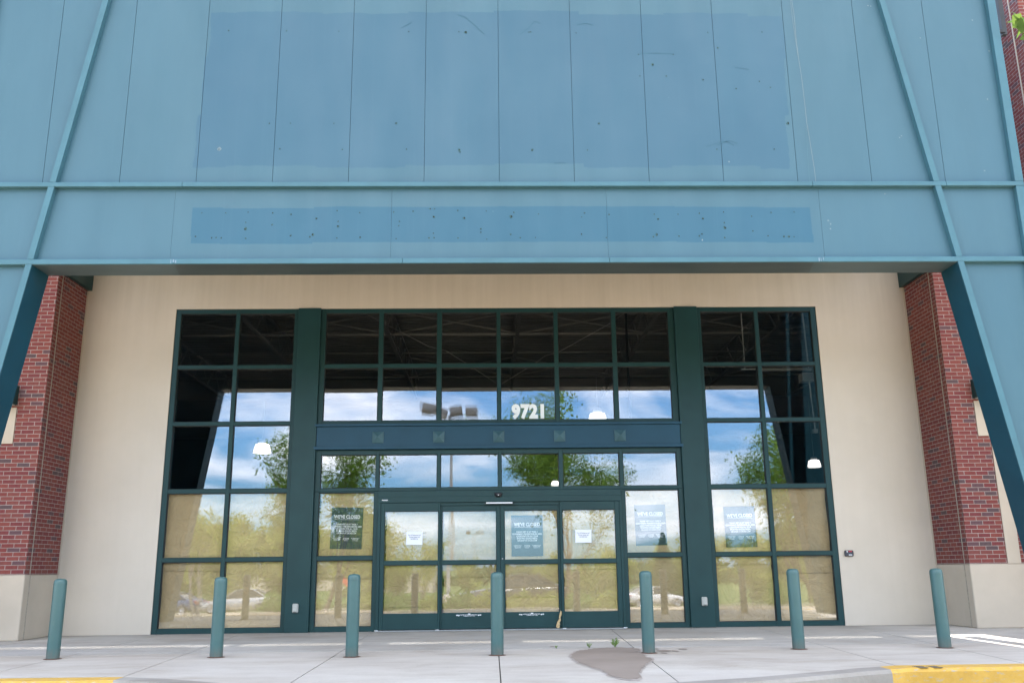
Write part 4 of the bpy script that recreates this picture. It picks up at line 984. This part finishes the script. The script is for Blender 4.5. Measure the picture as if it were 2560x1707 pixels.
# tree belt beyond the lot
far0 = tree('belt_tree', 'x', (0, -66, gz(-66)), 10, 1.1, 3.6, 5200, .22, 71, MT['leafB'], MT['bark'], .16, 'trees beyond the parking lot', upright=.6, lens=.6)
far1 = tree('belt_tree', 'x', (0, -66, gz(-66)), 9, .9, 3.4, 5200, .21, 83, MT['leafB'], MT['palebark'], .14, 'trees beyond the parking lot', upright=.4, lens=.6)
belt = []
for i in range(14): belt.append((-47 + i * 2.75 + rnd.uniform(-.8, .8), (-63 if i % 2 else -69) - rnd.uniform(0, 3), rnd.uniform(.66, .98)))
belt += [(-8.5, -70, .50), (-2.5, -78, .42), (5., -74, .42), (9, -66, .46), (12, -70, .5), (15.5, -64, .52), (18.5, -67, .6), (21.5, -62, .6), (25, -65, .68), (28.5, -60, .7), (32, -64, .75), (36, -60, .8), (40, -59, .85)]
names_ = ['tall', 'bushy', 'yellow green', 'leafy', 'broad', 'ragged', 'dense', 'light green', 'slender']
ordw = ['first', 'second', 'third', 'fourth', 'fifth', 'sixth', 'seventh', 'eighth', 'ninth', 'tenth', 'eleventh', 'twelfth', 'thirteenth', 'fourteenth']
for i, (x, y, k) in enumerate(belt):
    src = far0 if i % 2 == 0 else far1
    lab = ('%s tree, %s from the left in the belt reflected in the left window' % (names_[i % 9], ordw[i])) if i < 14 else ('%s small tree, %s from the left in the belt reflected right of the doors' % (names_[i % 9], ordw[i - 14]))
    if i < 2: o = src; o.location = (x, y, gz(y)); o['label'] = lab; o.scale = (k, k, k)
    else: o = dup(src, (x, y, gz(y)), lab, rz=rnd.uniform(0, 6.28), sc=k)
# far low wood
rngw = np.random.default_rng(99); nW = 9000
wx = rngw.uniform(-190, 190, nW); wy = -150 - rngw.uniform(0, 25, nW); top = 2.6 + 1.2 * np.sin(wx * .05) + .8 * np.sin(wx * .21 + 1)
wz = gz(-150) + rngw.uniform(0, 1, nW) ** .7 * (top + 0.)
wood = quads_obj('distant_wood', leaf_quads(np.stack([wx, wy, wz], 1), .9, rngw), MT['leafC'], None); wood['kind'] = 'stuff'; tag(wood, 'low dark wood along the far horizon behind the parking lot', 'wood')

# planted islands with kerbs
def island(pts, hgt, name, dz=.0):
    mb = MB(); n = len(pts); cx = sum(p[0] for p in pts) / n; cy = sum(p[1] for p in pts) / n
    def inn(p, k): d = Vector((cx - p[0], cy - p[1])).normalized(); return (p[0] + d.x * k, p[1] + d.y * k)
    rings = [[(p[0], p[1], gz(p[1]) - .02) for p in pts], [(p[0], p[1], gz(p[1]) + hgt) for p in pts], [(*inn(p, .16), gz(p[1]) + hgt) for p in pts], [(*inn(p, .17), gz(p[1]) + hgt - .03) for p in pts]]
    for i in range(3):
        mb.add(rings[i] + rings[i + 1], [(k, (k + 1) % n, n + (k + 1) % n, n + k) for k in range(n)], 0)
    mb.add(rings[3], [tuple(range(n))], 1)
    struct(mb.build(name, [MT['walk2'], MT['mulch']]))
def rounded(x0, x1, y0, y1, r_):
    pts = []
    for cx, cy, a0 in ((x1 - r_, y1 - r_, 0), (x0 + r_, y1 - r_, 90), (x0 + r_, y0 + r_, 180), (x1 - r_, y0 + r_, 270)):
        pts += [(cx + r_ * math.cos(R(a0 + 90 * k / 5)), cy + r_ * math.sin(R(a0 + 90 * k / 5))) for k in range(6)]
    return pts
island(rounded(-8.0, 4.4, -18.6, -12.9, 1.6), .13, 'planting_bed')
island(rounded(9.2, 22, -25, -16.5, 2.2), .13, 'planting_bed')
island(rounded(-8.2, -5.0, -22.5, -19.0, 1.2), .13, 'planting_bed'); island(rounded(2.0, 4.2, -22., -19.2, .8), .13, 'planting_bed')
# shrubs
def shrub(label, loc, w, h, n, seed, leaf):
    rng = np.random.default_rng(seed); o = thing('shrub', label, 'shrub', loc, 'low shrubs in the planting beds'); o['_w'] = [0, 0, 0]
    c = rng.normal(size=(26, 3)); c /= np.linalg.norm(c, axis=1)[:, None]; c[:, 2] = np.abs(c[:, 2]); c *= rng.uniform(.35, .95, (26, 1))
    idx = rng.integers(0, 26, n); p = c[idx] + rng.normal(scale=.17, size=(n, 3)); p[:, 2] = np.abs(p[:, 2]); p *= np.array([w, w, h * .92]); p[:, 2] += .04
    quads_obj('foliage', leaf_quads(p, .045, rng), leaf, o)
    st = MB()
    for k in range(7): q = c[k] * np.array([w * .8, w * .8, h * .8]); st.tube([(0, 0, 0), tuple(q * .5 + np.array([0, 0, .05])), tuple(q)], [.012, .008, .004], 5, cap=False)
    st.build('stem', MT['bark'], o); return o
s0 = shrub('x', (0, 0, 0), .62, .62, 1500, 3, MT['leafB']); s1 = shrub('x', (0, 0, 0), .62, .62, 1500, 8, MT['leafA'])
sp = [(-3.9 + i * .95, -14.1 + .35 * math.sin(i * 1.9)) for i in range(9)] + [(10.4, -17.4), (11.9, -17.2), (13.4, -17.5), (10.9, -18.9), (-7.0, -14.4), (-6.0, -14.0)]
ords = ['first', 'second', 'third', 'fourth', 'fifth', 'sixth', 'seventh', 'eighth', 'ninth']
for i, (x, y) in enumerate(sp):
    k = rnd.uniform(.88, 1.08); z = gz(y) + .1
    lab = ('%s shrub from the left in the low hedge opposite the sliding doors' % ords[i]) if i < 9 else ['round shrub at the near left corner of the right planting bed', 'shrub second along the kerb of the right planting bed', 'shrub third along the kerb of the right planting bed', 'shrub set back in the right planting bed', 'leftmost shrub at the end of the long planting bed', 'shrub near the left end of the long planting bed'][i - 9]
    if i < 2: o = (s0, s1)[i]; o.location = (x, y, z); o['label'] = lab; o.scale = (k, k, k)
    else: o = dup((s0, s1)[i % 2 if rnd.random() < .8 else 0], (x, y, z), lab, rz=rnd.uniform(0, 6.28), sc=(k, k, k * (1.5 if i in (9, 12) else 1)))
# conifer
cn = thing('conifer', 'dark conifer reflected behind the poster in the right side window', 'tree', (14.2, -61, gz(-61))); cn['_w'] = [0, 0, 0]
rng = np.random.default_rng(17); nC = 3000; hh = rng.uniform(0, 1, nC) ** 1.3; an = rng.uniform(0, 6.283, nC); rr = (1 - hh) * 1.9 * (.55 + .45 * np.sin(hh * 40) ** 2) * rng.uniform(.4, 1, nC) ** .5
quads_obj('crown', leaf_quads(np.stack([rr * np.cos(an), rr * np.sin(an), .5 + hh * 5.1], 1), .2, rng), MT['leafC'], cn)
m = MB(); m.tube([(0, 0, 0), (0, 0, 5.0)], [.12, .03], 8); m.build('trunk', MT['bark'], cn)

# ------------------------------------------------------------------ car park lamps
def lot_lamp(loc, H, rz, label, four=True):
    o = thing('lot_lamp', label, 'lamp post', loc, 'parking lot lamp posts'); o['_w'] = [0, 0, 0]
    m = MB(); m.tube([(0, 0, .7), (0, 0, H)], [.085, .06], 12); m.build('pole', MT['galv'], o)
    m = MB(); m.lathe([(.26, 0), (.26, .66), (.24, .70), (.001, .70)], 20); m.build('base', MT['walk'], o)
    arms = [(-.95, .15, -12), (-.42, -.35, -18), (.30, .1, 8), (1.0, -.1, 0)] if four else [(-.75, 0, 4), (.75, 0, -4)]
    m = MB()
    for ax, ay, t in arms: m.bar((0, 0, H - .12), (ax * .95, ay, H - .05), .06, .06)
    m.build('arm', MT['galv'], o)
    for i, (ax, ay, t) in enumerate(arms):
        m = MB(); w, d, h = .29, .26, .15
        cs = math.cos(R(t)); sn = math.sin(R(t)); vs = []
        for z in (-h, h):
            for y in (-d, d):
                for x in (-w, w):
                    xx = x * (1 if z > 0 else .94); zz_ = z + y * .35; vs.append((ax + xx * cs - zz_ * sn, ay + y, H + .12 + xx * sn + zz_ * cs))
        m.add(vs, [(0, 2, 3, 1), (4, 5, 7, 6), (0, 1, 5, 4), (2, 6, 7, 3), (0, 4, 6, 2), (1, 3, 7, 5)]); hd_ = m.build('lamp_head', MT['headgrey'], o, bevel=.02)
    o.rotation_euler.z = rz; return o
lot_lamp((-1.95, -25.5, gz(-25.5)), 8.75, 0, 'four-headed lot lamp reflected left of the number 9721')
lot_lamp((-2.9, -112, gz(-112)), 7.9, 0, 'distant two-headed lot lamp reflected in the second sliding door leaf', False)

# ------------------------------------------------------------------ parked cars
def car(name, label, loc, rz, paint):
    o = thing(name, label, 'car', loc, 'parked cars across the lot'); o.rotation_euler.z = rz; o['_w'] = [0, 0, 0]
    st = [(-2.30, .36, .60, .58), (-2.2, .27, .68, .76), (-1.9, .22, .74, .85), (-1.3, .2, .83, .89), (-.85, .2, .90, .90), (0, .2, .95, .90), (.9, .2, .98, .90), (1.5, .22, 1.0, .88), (2.05, .26, .99, .83), (2.25, .34, .93, .74), (2.32, .42, .82, .60)]
    m = MB(); rings = []
    for x, z0, z1, w in st:
        h = z1 - z0; rings.append([(x, -w * .86, z0), (x, -w, z0 + h * .25), (x, -w, z0 + h * .6), (x, -w * .95, z0 + h * .88), (x, -w * .78, z1), (x, 0, z1 + .02), (x, w * .78, z1), (x, w * .95, z0 + h * .88), (x, w, z0 + h * .6), (x, w, z0 + h * .25), (x, w * .86, z0)])
    n = 11; m.add([v for r_ in rings for v in r_], [(i * n + k, i * n + (k + 1) % n, (i + 1) * n + (k + 1) % n, (i + 1) * n + k) for i in range(len(st) - 1) for k in range(n)], 0, True)
    m.add(rings[0], [tuple(range(n))], 0); m.add(rings[-1], [tuple(range(n))], 0)
    # roof and pillars
    bot = [(-.95, .80, .90), (1.62, .80, .99)]; top = [(-.15, .60, 1.42), (.85, .60, 1.43)]
    m.prism([(-.25, 1.39), (.0, 1.435), (.5, 1.45), (.95, 1.40)], 'y', -.62, .62, 0)
    for s_ in (-1, 1):
        for a, b in (((-.93, .80 * s_, .90), (-.2, .62 * s_, 1.40)), ((.35, .83 * s_, .95), (.33, .64 * s_, 1.41)), ((1.6, .80 * s_, .99), (.88, .62 * s_, 1.41))): m.bar(a, b, .07, .07)
    m.build('body', paint, o)
    g = MB(); b_ = [(-.9, -.79, .9), (1.56, -.79, .98), (1.56, .79, .98), (-.9, .79, .9)]; t_ = [(-.2, -.60, 1.40), (.86, -.60, 1.40), (.86, .60, 1.40), (-.2, .60, 1.40)]
    g.add(b_ + t_, [(0, 1, 5, 4), (1, 2, 6, 5), (2, 3, 7, 6), (3, 0, 4, 7)]); g.build('window', MT['carglass'], o)
    for x in (-1.42, 1.42):
        for s_ in (-1, 1):
            w = MB(); yy = .80 * s_
            def ring(prof): return [(x + r_ * math.cos(6.283 * k / 24), yy + y_ * s_, .32 + r_ * math.sin(6.283 * k / 24)) for r_, y_ in prof for k in range(24)]
            pf = [(.20, .10), (.29, .115), (.32, .08), (.32, -.10), (.2, -.10)]
            w.add(ring(pf), [(i * 24 + k, i * 24 + (k + 1) % 24, (i + 1) * 24 + (k + 1) % 24, (i + 1) * 24 + k) for i in range(4) for k in range(24)], 0, True)
            wo_ = w.build('wheel', MT['tyre'], o)
            r_ = MB(); r_.add(ring([(.205, .10), (.18, .07), (.05, .09), (.001, .09)]), [(i * 24 + k, i * 24 + (k + 1) % 24, (i + 1) * 24 + (k + 1) % 24, (i + 1) * 24 + k) for i in range(3) for k in range(24)], 0, True); r_.build('rim', MT['rim'], wo_)
    for s_ in (-1, 1):
        h = MB(); h.box(-2.27, -2.02, .5 * s_ - .17, .5 * s_ + .17, .60, .70); h.build('headlight', MT['head'], o)
        t = MB(); t.box(2.18, 2.325, .58 * s_ - .16, .58 * s_ + .16, .74, .88); t.build('tail_light', MT['tail'], o)
    return o
def place(x, y): return (x, y, gz(y))
car('parked_car', 'silver sedan parked across the lot, reflected low in the left tall window', place(-15.9, -44), 0, MT['silver'])
car('parked_car', 'dark blue sedan reflected left of the silver sedan, low in the left tall window', place(-21.3, -47), R(12), MT['bluecar'])
car('parked_car', 'charcoal sedan parked behind the low hedge, reflected in the second sliding door leaf', place(.9, -22.3), 0, MT['darkcar'])
car('parked_car', 'white sedan far across the lot, reflected in the right side window', place(11.8, -53), R(165), MT['whitecar'])
# red banner sign and green bin on the far side
o = thing('banner_sign', 'red slanted banner sign reflected low in the left side window', 'sign', place(-8.0, -33)); o['_w'] = [0, 0, 0]
m = MB(); m.tube([(0, 0, 0), (0, 0, 1.9)], .03, 8); m.build('post', MT['galv'], o)
m = MB(); m.add([(.05, 0, 1.85), (.75, .05, 1.35), (.75, .05, 1.0), (.05, 0, 1.5)], [(0, 1, 2, 3)]); m.build('banner', MT['redcloth'], o)
o = thing('cart_bin', 'green wheeled bin beyond the planting bed, reflected in the left side window', 'bin', place(-10.2, -34)); o['_w'] = [0, 0, 0]
m = MB(); m.prism([(-.32, .08), (.32, .08), (.4, 1.0), (-.4, 1.0)], 'y', -.35, .35); m.build('tub', MT['green'], o, bevel=.03)
m = MB(); m.prism([(-.43, 1.005), (.43, 1.005), (.4, 1.07), (-.42, 1.10)], 'y', -.38, .38); m.build('lid', MT['green'], o, bevel=.02)
for x in (-.3, .3):
    m = MB(); m.tube([(x, .30, .1), (x, .40, .1)], .1, 14); m.build('wheel', MT['tyre'], o)
# low pale building far behind the lot
o = thing('far_building', 'low pale building on the far side, reflected in the leftmost sliding door leaf', 'building', place(-24, -135))
m = MB(); z = gz(-135); m.box(-44, -9, -145, -135, z, z + 3.7); m.build('wall', MT['cream'], o)
m = MB(); m.box(-44.4, -8.6, -145.4, -134.6, z + 3.7, z + 4.1); m.build('roof', MT['steel'], o)

for o_ in list(bpy.data.objects):
    if '_w' in o_: del o_['_w']
